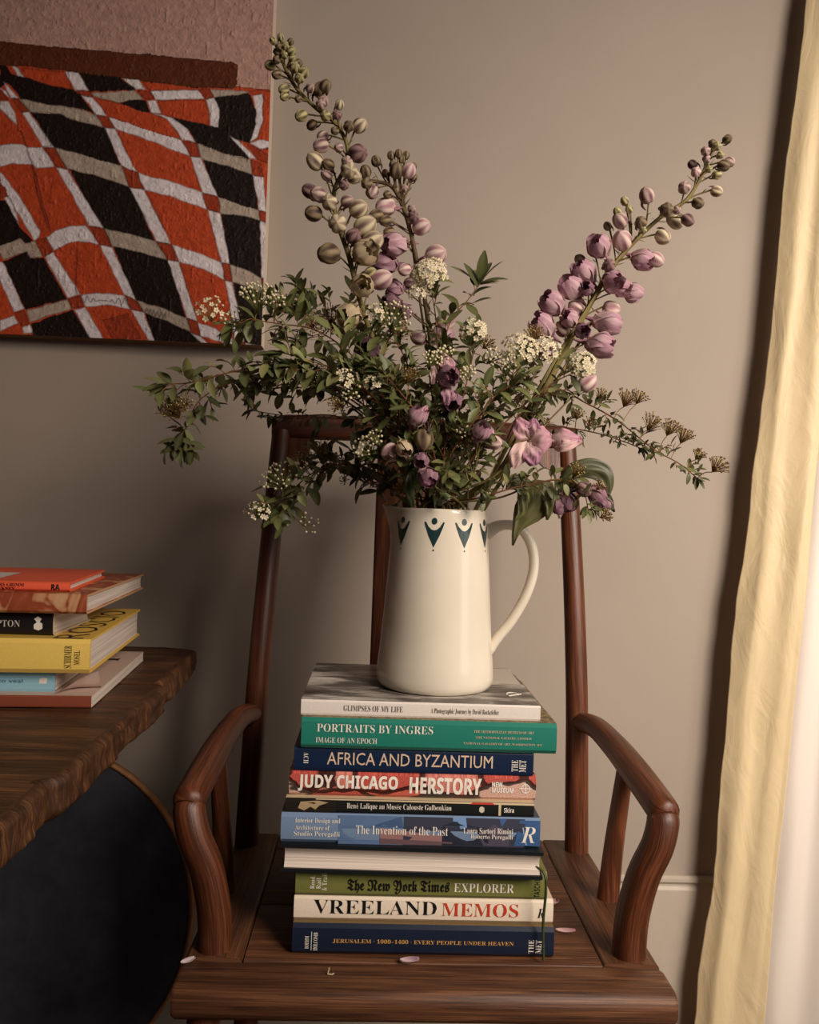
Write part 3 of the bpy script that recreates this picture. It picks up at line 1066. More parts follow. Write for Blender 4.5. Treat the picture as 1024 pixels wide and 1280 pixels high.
# --- olive
T = th(35, .975)
bk = px_book('olive green cloth hardback with blackletter title, third from the bottom of the chair stack', (369, 1117), (683, 1130), .975, z, T, .27, cm(112, 112, 56, rough=.7), cm(112, 112, 56, rough=.7))
bk.texts([('The New York Times', 'fraktur', .205, .610, .14, .66, .012)], INK_K, label='black blackletter title')
bk.texts([('EXPLORER', 'serif', .627, .868, .26, .58, -.018)], INK_W, label='white title word')
bk.texts([('Road,', 'serif', .058, .078, .28, .74, -.01, 90), ('Rail', 'serif', .082, .100, .28, .66, -.01, 90), ('& Trail', 'serif', .104, .124, .22, .82, -.01, 90)], INK_W, 'subtitle_lettering')
bk.texts([('TASCHEN', 'bold', .950, .972, .12, .92, -.01, 90)], INK_K, 'publisher_mark')
z += T
# --- dark book, pages facing the room
T = th(34, .965)
bk = px_book('dark hardback turned with page edges facing forward, in the middle of the chair stack', (351, 1076), (678, 1090), .958, z, T, .27, cm(24, 26, 32), cm(20, 24, 28), turned=True, yaw=R(-1.5))
mb = MB(); mb.tube(spline([(bk.L / 2 - .012, .012, T * .42), (bk.L / 2 + .002, .004, T * .2), (bk.L / 2 + .004, -.001, -.012), (bk.L / 2 + .003, .003, -.050), (bk.L / 2 + .0045, .001, -.092)], 6), .0016, 6)
o = mb.build('ribbon_marker', cm(58, 66, 34), bk.root, True, local=True); o['label'] = 'thin dark green ribbon'
z += T
# --- blue collage spine
T = th(36, .967)
bk = px_book('hardback with blue sky photograph spine and white lettering, below the thin black book', (351, 1040), (674, 1070), .967, z, T, .28, cm(112, 134, 164), cm(60, 66, 84))
bk.patch([
    (S(88, 112, 148), [(.22, .0), (.49, .0), (.49, .98), (.22, .98)]), (S(66, 88, 124), [(.34, .62), (.46, .97), (.47, .60)]),
    (S(56, 58, 74), [(.47, .0), (.94, .0), (.94, .98), (.47, .98)]), (S(150, 112, 108), [(.38, .04), (.62, .04), (.62, .36), (.38, .58)]),
    (S(106, 82, 86), [(.38, .02), (.66, .02), (.66, .14), (.38, .22)]), (S(40, 42, 56), [(.62, .02), (.80, .02), (.80, .60), (.66, .84), (.62, .70)]),
    (S(112, 146, 190), [(.66, .98), (.71, .98), (.715, .66), (.69, .60), (.68, .84), (.66, .86)]), (S(78, 72, 88), [(.76, .42), (.82, .78), (.88, .46), (.88, .04), (.78, .04)]),
    (S(62, 92, 140), [(.85, .70), (.87, .98), (.84, .98)]), (S(58, 90, 136), [(.90, .06), (1, .06), (1, .94), (.92, .94)]),
    (S(150, 176, 204), [(.945, .1), (.95, .1), (.935, .7), (.93, .7)])], 'spine_photograph')
bk.texts([('Interior Design and', 'serif', .054, .226, .66, .86, -.016), ('Architecture of', 'serif', .054, .186, .46, .62, -.016), ('Studio Peregalli', 'serif', .050, .226, .20, .42, -.012),
          ('The Invention of the Past', 'serif', .287, .642, .36, .66, -.014), ('Laura Sartori Rimini', 'serif', .702, .894, .46, .66, -.014), ('Roberto Peregalli', 'serif', .730, .894, .24, .44, -.014)], INK_W, label='white spine lettering')
bk.texts([('R', 'italic', .925, .982, .18, .72, -.02)], INK_W, 'publisher_mark')
z += T
# --- thin black
T = th(17, .974)
bk = px_book('thin black paperback with cream edge stripe, between the blue book and the pink one', (357, 1005), (667, 1031), .972, z, T, .26, cm(24, 26, 24), cm(206, 184, 150), soft=True, bulge=.0004)
bk.patch([(S(34, 28, 22), [(0, 0), (.2, 0), (.2, 1), (0, 1)]), (S(206, 184, 150), [(.12, .92), (1, .84), (1, .99), (.12, .99)]), (S(170, 146, 112), [(.05, .3), (.075, .12), (.10, .4), (.12, .2), (.135, .5), (.17, .72), (.13, .85), (.06, .75)]),
          (S(206, 184, 150), [(.856, .06), (.866, .06), (.866, .9), (.856, .9)]), (S(190, 60, 40), [(.74, .84), (.84, .84), (.83, .98), (.75, .98)]),
          (S(206, 196, 176), [(.778, .35), (.785, .25), (.792, .25), (.798, .35), (.798, .6), (.79, .7), (.782, .68), (.777, .55)])], 'printed_design')
bk.texts([('René Lalique au Musée Calouste Gulbenkian', 'serif', .245, .665, .24, .74, -.012), ('Skira', 'bold', .878, .918, .30, .66, 0.0)], INK_W)
z += T
# --- pink and coral art spine
m_art, nt, b = new_mat('coral_art_print')
uv = N(nt, 'ShaderNodeUVMap'); mp = N(nt, 'ShaderNodeMapping'); mp.inputs['Scale'].default_value = (26, 44, 1); mp.inputs['Rotation'].default_value = (0, 0, .5)
nt.links.new(uv.outputs[0], mp.inputs[0])
nz_ = N(nt, 'ShaderNodeTexNoise', Scale=1.4, Detail=2.0); nt.links.new(mp.outputs[0], nz_.inputs['Vector'])
mxv = N(nt, 'ShaderNodeMixRGB'); mxv.inputs[0].default_value = .35; nt.links.new(mp.outputs[0], mxv.inputs[1]); nt.links.new(nz_.outputs['Color'], mxv.inputs[2])
vo = N(nt, 'ShaderNodeTexVoronoi', Scale=1.0); nt.links.new(mxv.outputs[0], vo.inputs['Vector'])
ve = N(nt, 'ShaderNodeTexVoronoi', Scale=1.0, feature='DISTANCE_TO_EDGE'); nt.links.new(mxv.outputs[0], ve.inputs['Vector'])
sp = N(nt, 'ShaderNodeSeparateColor'); nt.links.new(vo.outputs['Color'], sp.inputs[0])
cr_ = ramp(nt, sp.outputs[0], [(0, S(196, 88, 76)), (.3, S(214, 128, 114)), (.5, S(178, 158, 148)), (.65, S(206, 100, 84)), (.8, S(216, 176, 160)), (1, S(120, 110, 112))])
cr_.color_ramp.interpolation = 'CONSTANT'
edr = ramp(nt, ve.outputs['Distance'], [(0.0, (0, 0, 0, 1)), (0.055, (0, 0, 0, 1)), (0.075, (1, 1, 1, 1))])
dn = N(nt, 'ShaderNodeTexNoise', Scale=900.0, Detail=2.0); nt.links.new(uv.outputs[0], dn.inputs['Vector'])
dr = ramp(nt, dn.outputs['Fac'], [(.35, (.55, .5, .5, 1)), (.6, (1.1, 1.1, 1.1, 1))])
m1 = N(nt, 'ShaderNodeMixRGB', blend_type='MULTIPLY'); m1.inputs[0].default_value = 1; nt.links.new(cr_.outputs[0], m1.inputs[1]); nt.links.new(dr.outputs[0], m1.inputs[2])
m2 = N(nt, 'ShaderNodeMixRGB', blend_type='MULTIPLY'); m2.inputs[0].default_value = .9; nt.links.new(m1.outputs[0], m2.inputs[1]); nt.links.new(edr.outputs[0], m2.inputs[2])
nt.links.new(m2.outputs[0], b.inputs['Base Color']); b.inputs['Roughness'].default_value = .4
T = th(31, .98)
bk = px_book('pink and coral patterned hardback with bold white capitals, below the dark blue one', (361, 994), (669, 1011), .980, z, T, .27, m_art)
bk.texts([('JUDY CHICAGO', 'bold', .036, .438, .20, .86, .02), ('HERSTORY', 'bold', .485, .778, .20, .86, .02)], INK_W, label='bold white capitals')
bk.texts([('NEW', 'bold', .82, .862, .54, .74, .02), ('MUSEUM', 'bold', .82, .908, .32, .52, .02)], INK_W, 'publisher_mark')
mb = MB()
for k in range(24):
    a, d = 2 * PI * k / 24, 2 * PI * (k + 1) / 24
    q = [bk.on(.957 + .018 * r_ * math.cos(e), .5 + .19 * r_ * math.sin(e)) for r_, e in ((1, a), (1, d), (.82, d), (.82, a))]
    mb.add(q, [(0, 1, 2, 3)])
mb.add([bk.on(.93, .49), bk.on(.984, .49), bk.on(.984, .52), bk.on(.93, .52)], [(0, 1, 2, 3)])
mb.add([bk.on(.955, .32), bk.on(.959, .32), bk.on(.959, .68), bk.on(.955, .68)], [(0, 1, 2, 3)])
mb.build('emblem', INK_W, bk.root, False, local=True)
z += T
# --- dark blue
T = th(29.5, .98)
bk = px_book('dark blue paperback with thin gold capitals, directly under the teal book', (367, 964), (666, 983), .980, z, T, .26, cm(16, 34, 62), cm(16, 34, 62), soft=True, bulge=.0004)
bk.texts([('AFRICA AND BYZANTIUM', 'sans', .137, .828, .28, .80, 0.0)], INK_S, label='thin gold capitals')
bk.texts([('ACH', 'serif', .040, .060, .30, .76, -.015, -90), ('THE', 'serif', .908, .934, .18, .66, -.008, 90), ('MET', 'serif', .940, .968, .16, .66, -.008, 90)], INK_W, 'publisher_mark')
z += T
# --- teal
m_spk = plain('speckled_cover_print', S(120, 104, 74), .5, .3, 160, .8)
T = th(37.5, .975)
bk = px_book('thick teal hardback with white serif spine lettering, second from the top of the chair stack', (376, 937), (695, 952), .973, z, T, .255, cm(34, 118, 102), m_spk, bulge=.0008)
bk.texts([('PORTRAITS BY INGRES', 'serif', .060, .512, .56, .82, -.016), ('IMAGE OF AN EPOCH', 'serif', .057, .295, .20, .38, -.016)], INK_W, label='white serif title')
bk.texts([('THE METROPOLITAN MUSEUM OF ART', 'serif', .672, .908, .66, .74, -.012), ('THE NATIONAL GALLERY, LONDON', 'serif', .680, .900, .46, .54, -.012), ('NATIONAL GALLERY OF ART, WASHINGTON, D.C.', 'serif', .632, .946, .26, .34, -.012)], INK_S, 'museum_lettering')
z += T
# --- white, photograph cover
m_photo, nt, b = new_mat('black_white_photo_print')
uv = N(nt, 'ShaderNodeUVMap'); mp = N(nt, 'ShaderNodeMapping'); mp.inputs['Scale'].default_value = (9, 26, 1)
nt.links.new(uv.outputs[0], mp.inputs[0])
n1 = N(nt, 'ShaderNodeTexNoise', Scale=1.0, Detail=8.0, Roughness=.62, Distortion=.6); nt.links.new(mp.outputs[0], n1.inputs['Vector'])
rr = ramp(nt, n1.outputs['Fac'], [(.34, S(40, 36, 33)), (.46, S(96, 88, 82)), (.54, S(170, 162, 154)), (.66, S(220, 212, 204))])
nt.links.new(rr.outputs[0], b.inputs['Base Color']); b.inputs['Roughness'].default_value = .35
T = th(19, .985)
bk = px_book('white paperback with a grey landscape photograph cover, on top of the stack under the jug', (376, 895), (675, 910), .985, z, T, .235, cm(222, 212, 204), m_photo, soft=True, bulge=.0003)
bk.texts([('GLIMPSES OF MY LIFE', 'serif', .177, .423, .34, .72, -.016), ('A Photographic Journey by David Rockefeller', 'serif', .540, .826, .26, .68, -.012)], cm(104, 96, 90))
mb = MB()
L_, D_ = bk.L, bk.D
q = [(.18, .10), (.49, .10), (.49, .13), (.40, .17), (.25, .15), (.1, .2)]
shore = [(.49 * L_, D_ * .98), (.49 * L_, D_ * .5), (.40 * L_, D_ * .52), (.33 * L_, D_ * .47), (.26 * L_, D_ * .50), (.18 * L_, D_ * .47), (.1 * L_, D_ * .52), (.05 * L_, D_ * .98)]
mb.add([(x, y, T + .0003) for x, y in shore], [tuple(range(len(shore)))])
mb.build('pale_water_print', cm(188, 176, 164), bk.root, False, local=True)
mb = MB(); mb.tube([(.415 * L_ + .008 * math.cos(a), D_ * .24 + .012 * math.sin(a), T + .0003) for a in [R(20 + 200 * k / 10) for k in range(11)]] + [(.455 * L_, D_ * .26, T + .0003)], .0007, 4)
mb.build('emblem', INK_W, bk.root, False, local=True)
z += T
STACK = z

# --- books on the table
def tbook(label, pxr, y, z0, T, D, L, *a, **k):
    xr = P(pxr, 800, y).x
    yaw = k.pop('yaw', R(4))
    b_ = Book(label, xr - L, xr, y, z0, T, D, *a, yaw=0, **k)
    # turn about the front right corner
    r = b_.root
    c = Vector((xr, y, z0))
    off = Vector((-L / 2, 0, 0))
    off.rotate(Matrix.Rotation(yaw, 3, 'Z'))
    r.location = c + off
    r.rotation_euler.z = yaw
    return b_


m_marble, nt, b = new_mat('marbled_paper')
uv = N(nt, 'ShaderNodeUVMap'); mp = N(nt, 'ShaderNodeMapping'); mp.inputs['Scale'].default_value = (14, 10, 1); nt.links.new(uv.outputs[0], mp.inputs[0])
n1 = N(nt, 'ShaderNodeTexNoise', Scale=1.1, Detail=2.5, Distortion=2.2); nt.links.new(mp.outputs[0], n1.inputs['Vector'])
rr = ramp(nt, n1.outputs['Fac'], [(.36, S(196, 152, 112)), (.45, S(186, 132, 92)), (.50, S(140, 60, 34)), (.60, S(150, 72, 42)), (.68, S(176, 112, 76))]); nt.links.new(rr.outputs[0], b.inputs['Base Color'])
b.inputs['Roughness'].default_value = .5
tz = TZ
T = .0150
bk = tbook('terracotta spined paperback with curled pale pink cover, at the bottom of the table pile', 117, 1.075, tz, T, .33, .40, cm(128, 62, 40, rough=.7), cm(196, 172, 158, rough=.6), soft=True, bulge=.0002, yaw=R(4.5))
mb = MB()       # front cover lifted into a curl at the near corner
cv = []
for i in range(7):
    for j in range(12):
        x = bk.L / 2 - .046 + .046 * i / 6
        y = .004 + .075 * j / 11
        d = max(0, .050 - y) * (i / 6) ** .7
        cv.append((x, y + d * .55, T + .0008 + .55 * d * math.sin(min(1, d * 30) * 1.5)))
mb.add(cv, [(i * 12 + j, i * 12 + j + 1, (i + 1) * 12 + j + 1, (i + 1) * 12 + j) for i in range(6) for j in range(11)])
o = mb.build('curled_cover', cm(196, 172, 158, rough=.6), bk.root, True, local=True)
mb = MB(); fit_text(mb, 'T', 'serif', bk.L / 2 - .062, bk.L / 2 - .022, .235, .275, lambda x, y: (x, y, T + .0006), rot=90)
mb.build('title_lettering', INK_K, bk.root, False, local=True)
tz += T
T = .0280
bk = tbook('light blue spined paperback lying between the terracotta book and the thick yellow one', 71, 1.092, tz, T, .22, .30, cm(140, 184, 202), cm(120, 104, 86), soft=True, bulge=.0003, yaw=R(5))
bk.texts([('opening to veal', 'sans', .64, .868, .36, .58, .0)], cm(60, 88, 110))
bk.patch([(S(226, 214, 206), [(.935, .38), (.965, .38), (.968, .62), (.950, .66), (.936, .60)])], 'publisher_mark')
tz += T
T = .0430
bk = tbook('thick yellow hardback with large thin black capitals on its cover, in the table pile', 113, 1.075, tz, T, .325, .36, cm(230, 194, 98, rough=.6), cm(216, 176, 80, rough=.6), yaw=R(5))
bk.texts([('SCHIRMER', 'serif', .915, .940, .16, .82, -.018, 90), ('MOSEL', 'serif', .948, .968, .26, .68, -.018, 90)], INK_K)
mb = MB()
fit_text(mb, 'ROSCIO', 'sans', bk.L / 2 - .048, bk.L / 2 - .010, .006, .29, lambda x, y: (x, y, T + .0005), rot=90, offset=-.022)
o = mb.build('cover_lettering', INK_K, bk.root, False, local=True)
tz += T
T = .0310
bk = tbook('black spined hardback with pale lettering, between the yellow and marbled books', 66, 1.095, tz, T, .15, .24, cm(26, 24, 26), cm(196, 174, 140), yaw=R(1))
bk.texts([('COMPTON', 'serif', .60, .828, .34, .62, -.02)], cm(196, 186, 180))
bk.patch([(S(226, 218, 208), [(.90, .28), (.925, .22), (.945, .30), (.945, .50), (.93, .58), (.94, .70), (.92, .80), (.90, .70), (.915, .56), (.90, .46)])], 'emblem')
tz += T
T = .0250
bk = tbook('hardback bound in reddish brown marbled paper, second from the top of the table pile', 107, 1.080, tz, T, .345, .36, m_marble, yaw=R(4))
tz += T
T = .0125
bk = tbook('thin bright orange hardback with black spine lettering, on top of the table pile', 85, 1.105, tz, T, .225, .24, cm(224, 92, 60, rough=.55), yaw=R(7))
bk.texts([('BROTHERS GRIMM', 'serif', .54, .768, .52, .84, .0), ('HOCKNEY', 'serif', .60, .722, .14, .44, .0)], INK_K)
bk.texts([('RA', 'bold', .905, .950, .20, .80, .02)], INK_K, 'publisher_mark')
mb = MB(); mb.add([(x, y, T + .0004) for x, y in ((-.06, .025), (.022, .025), (.024, .13), (-.06, .13))], [(0, 1, 2, 3)])
mb.build('cover_label', cm(214, 206, 198), bk.root, False, local=True)

# ================================================================== JUG
JC = P(543, 857, 1.088); JC.z = STACK
JH = 0.2285
jug = thing('jug', JC, 'cream glazed jug with green arrow motifs, holding the flowers on top of the books', 'jug')
m_glaze, nt, b = new_mat('cream_glaze')
tc = N(nt, 'ShaderNodeTexCoord'); n1 = N(nt, 'ShaderNodeTexNoise', Scale=14.0, Detail=5.0); nt.links.new(tc.outputs['Object'], n1.inputs['Vector'])
rr = ramp(nt, n1.outputs['Fac'], [(.3, S(216, 205, 186)), (.7, S(224, 213, 195))]); nt.links.new(rr.outputs[0], b.inputs['Base Color'])
b.inputs['Roughness'].default_value = .15; b.inputs['Specular IOR Level'].default_value = .4
rb, rtp = .0755, .0605
prof = [(0, 0.0), (rb - .010, 0), (rb - .004, .002), (rb - .0008, .008), (rb, .016), (rb - .0012, .035)]
jr = lambda z: rb - .0006 - (rb - rtp - .0006) * (max(0, z - .02) / (JH - .02)) ** .93
for k in range(1, 15):
    zz = .035 + (JH - .040) * k / 14
    prof.append((jr(zz), zz))
prof += [(rtp, JH - .002), (rtp - .001, JH), (rtp - .0035, JH), (rtp - .0048, JH - .002)]
for k in range(10):
    zz = JH - .004 - (JH - .014) * k / 9
    prof.append((jr(zz) - .0055, zz))
prof.append((0, .008))


def spout(p, a, r, z):
    w = math.exp(-(((a - PI + .10) / .30) ** 2)) * max(0, (z - (JH - .045)) / .045) ** 1.8
    d = Vector((math.cos(PI - .10), math.sin(PI - .10), 0))
    if r > .02:
        p = p + d * (.017 * w) + Vector((0, 0, .004 * w))
    return p


mb = MB(); mb.lathe(prof, 72, 0, JC, spout)
mb.build('jug_body', m_glaze, jug)
mb = MB()
hp = [P(608, 667, JC.y), P(622, 658, JC.y), P(640, 656.5, JC.y), P(656, 666, JC.y), P(666, 688, JC.y), P(666.5, 715, JC.y), P(657, 745, JC.y), P(640, 775, JC.y), P(624, 795, JC.y), P(616, 806, JC.y), P(611, 815, JC.y), P(605, 822, JC.y)]
pts = spline(hp, 6)
k_ = len(pts)


def hpro(i, t):
    w = .0066 + .003 * max(0, 1 - t * 7) - .003 * max(0, t - .86) / .14
    d = .0088 + .001 * max(0, 1 - t * 6) - .0015 * max(0, t - .85) / .15
    return [(w * math.cos(2 * PI * j / 14), d * math.sin(2 * PI * j / 14)) for j in range(14)]


mb.sweep(pts, hpro, upv=(0, 1, 0.001))
# swap axes: wide across, thin radially
mb.build('handle', m_glaze, jug)
m_green = plain('green_glaze', S(30, 54, 54), .2, .5, 60, .2)


def jp(ang, zz):
    r_ = jr(zz) + .0005
    a = R(ang - 90)
    return (JC.x + r_ * math.cos(a), JC.y + r_ * math.sin(a), JC.z + zz)


for k in range(10):
    a0 = -10.7 + 35.3 * k
    if 80 < (a0 % 360) < 100 or abs((a0 % 360) - 270) < 12:
        continue
    mb = MB()
    zb, zt_ = JH - .0475, JH - .0165
    w = 11.6
    # arrow: two horns joined with a scooped top
    left = [(-w, zt_), (-w * .84, zt_ - .0065), (-w * .52, zt_ - .0170), (0, zb)]
    right = [(w, zt_), (w * .84, zt_ - .0065), (w * .52, zt_ - .0170), (0, zb)]
    inner = [(-w + 1.6, zt_ + .0004), (-w * .58, zt_ - .0055), (-w * .27, zt_ - .0092), (0, zt_ - .0102), (w * .27, zt_ - .0092), (w * .58, zt_ - .0055), (w - 1.6, zt_ + .0004)]
    outl = [left[0], inner[0], inner[1], left[1]], [left[1], inner[1], inner[2], left[2]], [left[2], inner[2], inner[3], left[3]], \
        [right[0], inner[6], inner[5], right[1]], [right[1], inner[5], inner[4], right[2]], [right[2], inner[4], inner[3], right[3]]
    for q in outl:
        mb.add([jp(a0 + a, zz) for a, zz in q], [(0, 1, 2, 3)])
    for (cz, rr_) in ((zt_ + .0012, .0042), (zb - .0035, .0011)):
        ring = [jp(a0 + math.degrees(rr_ * .82 * math.cos(2 * PI * j / 14) / .061), cz + rr_ * math.sin(2 * PI * j / 14)) for j in range(14)]
        mb.add(ring, [tuple(range(14))])
    mb.build('arrow_motif', m_green, jug, False)
MOUTH = JC + Vector((0, 0, JH))

# ================================================================== FLOWERS
rnd = random.Random(11)
m_leaf = attr_mat('leaf_green', .45, .4, .12)
m_petal = attr_mat('petal', .55, .25, .18)
m_stem = attr_mat('stem_bark', .6, .25)
m_tiny = attr_mat('tiny_blossom', .6, .2, .15)


def vary(c, k):
    f = 1 + rnd.uniform(-k, k)
    return (c[0] * f * (1 + rnd.uniform(-k, k) * .4), c[1] * f, c[2] * f * (1 + rnd.uniform(-k, k) * .4), 1)


def mixc(a, b_, t):
    return tuple(a[i] * (1 - t) + b_[i] * t for i in range(3)) + (1,)


def add_leaf(mb, base, d, nrm, L, W, col, curl=.3, fold=.25, n=5, shape=None):
    d = d.normalized()
    s = d.cross(nrm)
    if s.length < 1e-4:
        s = d.cross(Vector((.3, .5, .8)))
    s.normalize()
    nn = s.cross(d).normalized()
    vs, cs = [], []
    for i in range(n + 1):
        t = i / n
        w = shape(t) if shape else math.sin(PI * min(1, t * .93 + .035)) ** .8 * (1.05 if t < .6 else 1.0)
        w *= W / 2
        c = base + d * (L * t * (1 - .15 * curl * t)) - nn * (curl * L * t * t * .5)
        vs += [c - s * w + nn * (fold * w), c, c + s * w + nn * (fold * w)]
        cs += [col, mixc(col, S(150, 150, 96), .18), col]
    fs = []
    for i in range(n):
        a = i * 3
        fs += [(a, a + 1, a + 4, a + 3), (a + 1, a + 2, a + 5, a + 4)]
    mb.add(vs, fs, 0, None, cs)


ICO = None


def ico():
    global ICO
    if ICO is None:
        p = (1 + 5 ** .5) / 2
        v = [Vector(q).normalized() for q in ((-1, p, 0), (1, p, 0), (-1, -p, 0), (1, -p, 0), (0, -1, p), (0, 1, p), (0, -1, -p), (0, 1, -p), (p, 0, -1), (p, 0, 1), (-p, 0, -1), (-p, 0, 1))]
        f = [(0, 11, 5), (0, 5, 1), (0, 1, 7), (0, 7, 10), (0, 10, 11), (1, 5, 9), (5, 11, 4), (11, 10, 2), (10, 7, 6), (7, 1, 8), (3, 9, 4), (3, 4, 2), (3, 2, 6), (3, 6, 8), (3, 8, 9), (4, 9, 5), (2, 4, 11), (6, 2, 10), (8, 6, 7), (9, 8, 1)]
        ICO = (v, f)
    return ICO


def add_bead(mb, c, r, col):
    v, f = ico()
    mb.add([c + q * r for q in v], f, 0, None, col)


def basis(d):
    d = d.normalized()
    a = d.cross(Vector((.21, .37, .9)))
    if a.length < 1e-3:
        a = d.cross(Vector((1, 0, 0)))
    a.normalize()
    return a, d.cross(a).normalized(), d


def add_blossom(mb, c, d, r, col):
    a, b_, d = basis(d)
    ph = rnd.uniform(0, 6.28)
    for k in range(5):
        e = ph + 2 * PI * k / 5
        u = a * math.cos(e) + b_ * math.sin(e)
        w = a * -math.sin(e) + b_ * math.cos(e)
        cc = vary(col, .07)
        vs = [c + d * .0003, c + u * r * .45 - w * r * .34 + d * r * .10, c + u * r * .92 - w * r * .30 + d * r * .28, c + u * r * 1.0 + d * r * .30, c + u * r * .92 + w * r * .30 + d * r * .28, c + u * r * .45 + w * r * .34 + d * r * .10]
        mb.add(vs, [(0, 1, 2, 3), (0, 3, 4, 5)], 0, None, [mixc(cc, S(190, 170, 110), .4)] + [cc] * 5)
    add_bead(mb, c + d * r * .12, r * .22, S(176, 150, 84))


def add_cluster(parent, c, rad, d, kind, n):
    """umbel of tiny flowers; c centre, d facing"""
    mb = MB()
    a, b_, d = basis(d)
    root = c - d * rad * (.9 if kind != 'dome' else .4)
    for k in range(n):
        t = (k + .5) / n
        ph = k * 2.39996 + rnd.uniform(-.3, .3)
        cz = 1 - t * (1.15 if kind == 'dome' else .85)
        sz = math.sqrt(max(0, 1 - cz * cz))
        q = (a * math.cos(ph) + b_ * math.sin(ph)) * sz + d * cz
        jit = rnd.uniform(.82, 1.08) if kind != 'seed' else rnd.uniform(.6, 1.15)
        p = c + (a * math.cos(ph) + b_ * math.sin(ph)) * sz * rad * jit + d * cz * rad * (.75 if kind == 'dome' else .7) * jit
        st = S(140, 140, 84) if kind != 'seed' else S(150, 116, 66)
        if kind != 'dome' or rnd.random() < .3:
            mid = root.lerp(p, .5) + d * rad * .1
            mb.tube([root, mid, p], .00035, 3, 0, False, st)
        if kind == 'dome' or (kind == 'flower' and rnd.random() < .6):
            add_blossom(mb, p, (q + Vector((0, -.35, .1))).normalized(), rnd.uniform(.0029, .0040), S(228, 216, 188))
        elif kind == 'seed':
            add_bead(mb, p, rnd.uniform(.0008, .0013), vary(S(112, 84, 50) if rnd.random() < .6 else S(170, 150, 96), .2))
        else:
            add_bead(mb, p, rnd.uniform(.0012, .0021), vary(S(226, 212, 176), .1))
    return mb.build('flower_cluster', m_tiny, parent, True)


def resample(pts, step):
    pts = spline(pts, 10)
    out = [pts[0]]
    acc = 0
    for a, b_ in zip(pts[:-1], pts[1:]):
        L = (b_ - a).length
        while acc + L >= step and L > 1e-9:
            t = (step - acc) / L
            a = a.lerp(b_, t)
            out.append(a.copy())
            L = (b_ - a).length
            acc = 0
        acc += L
    return out


def stem_start(k, kmax=22):
    """where a stem stands in the jug: inside, then at the mouth"""
    a = 2.4 * k
    r = .040 * math.sqrt((k % 7 + .5) / 7)
    o = Vector((r * math.cos(a), r * math.sin(a), 0))
    return [MOUTH + o * .6 + Vector((0, 0, -.09)), MOUTH + o + Vector((0, 0, -.004))]


kst = [0]
GREENS = [S(100, 104, 60), S(84, 90, 52), S(120, 120, 74), S(70, 76, 44)]


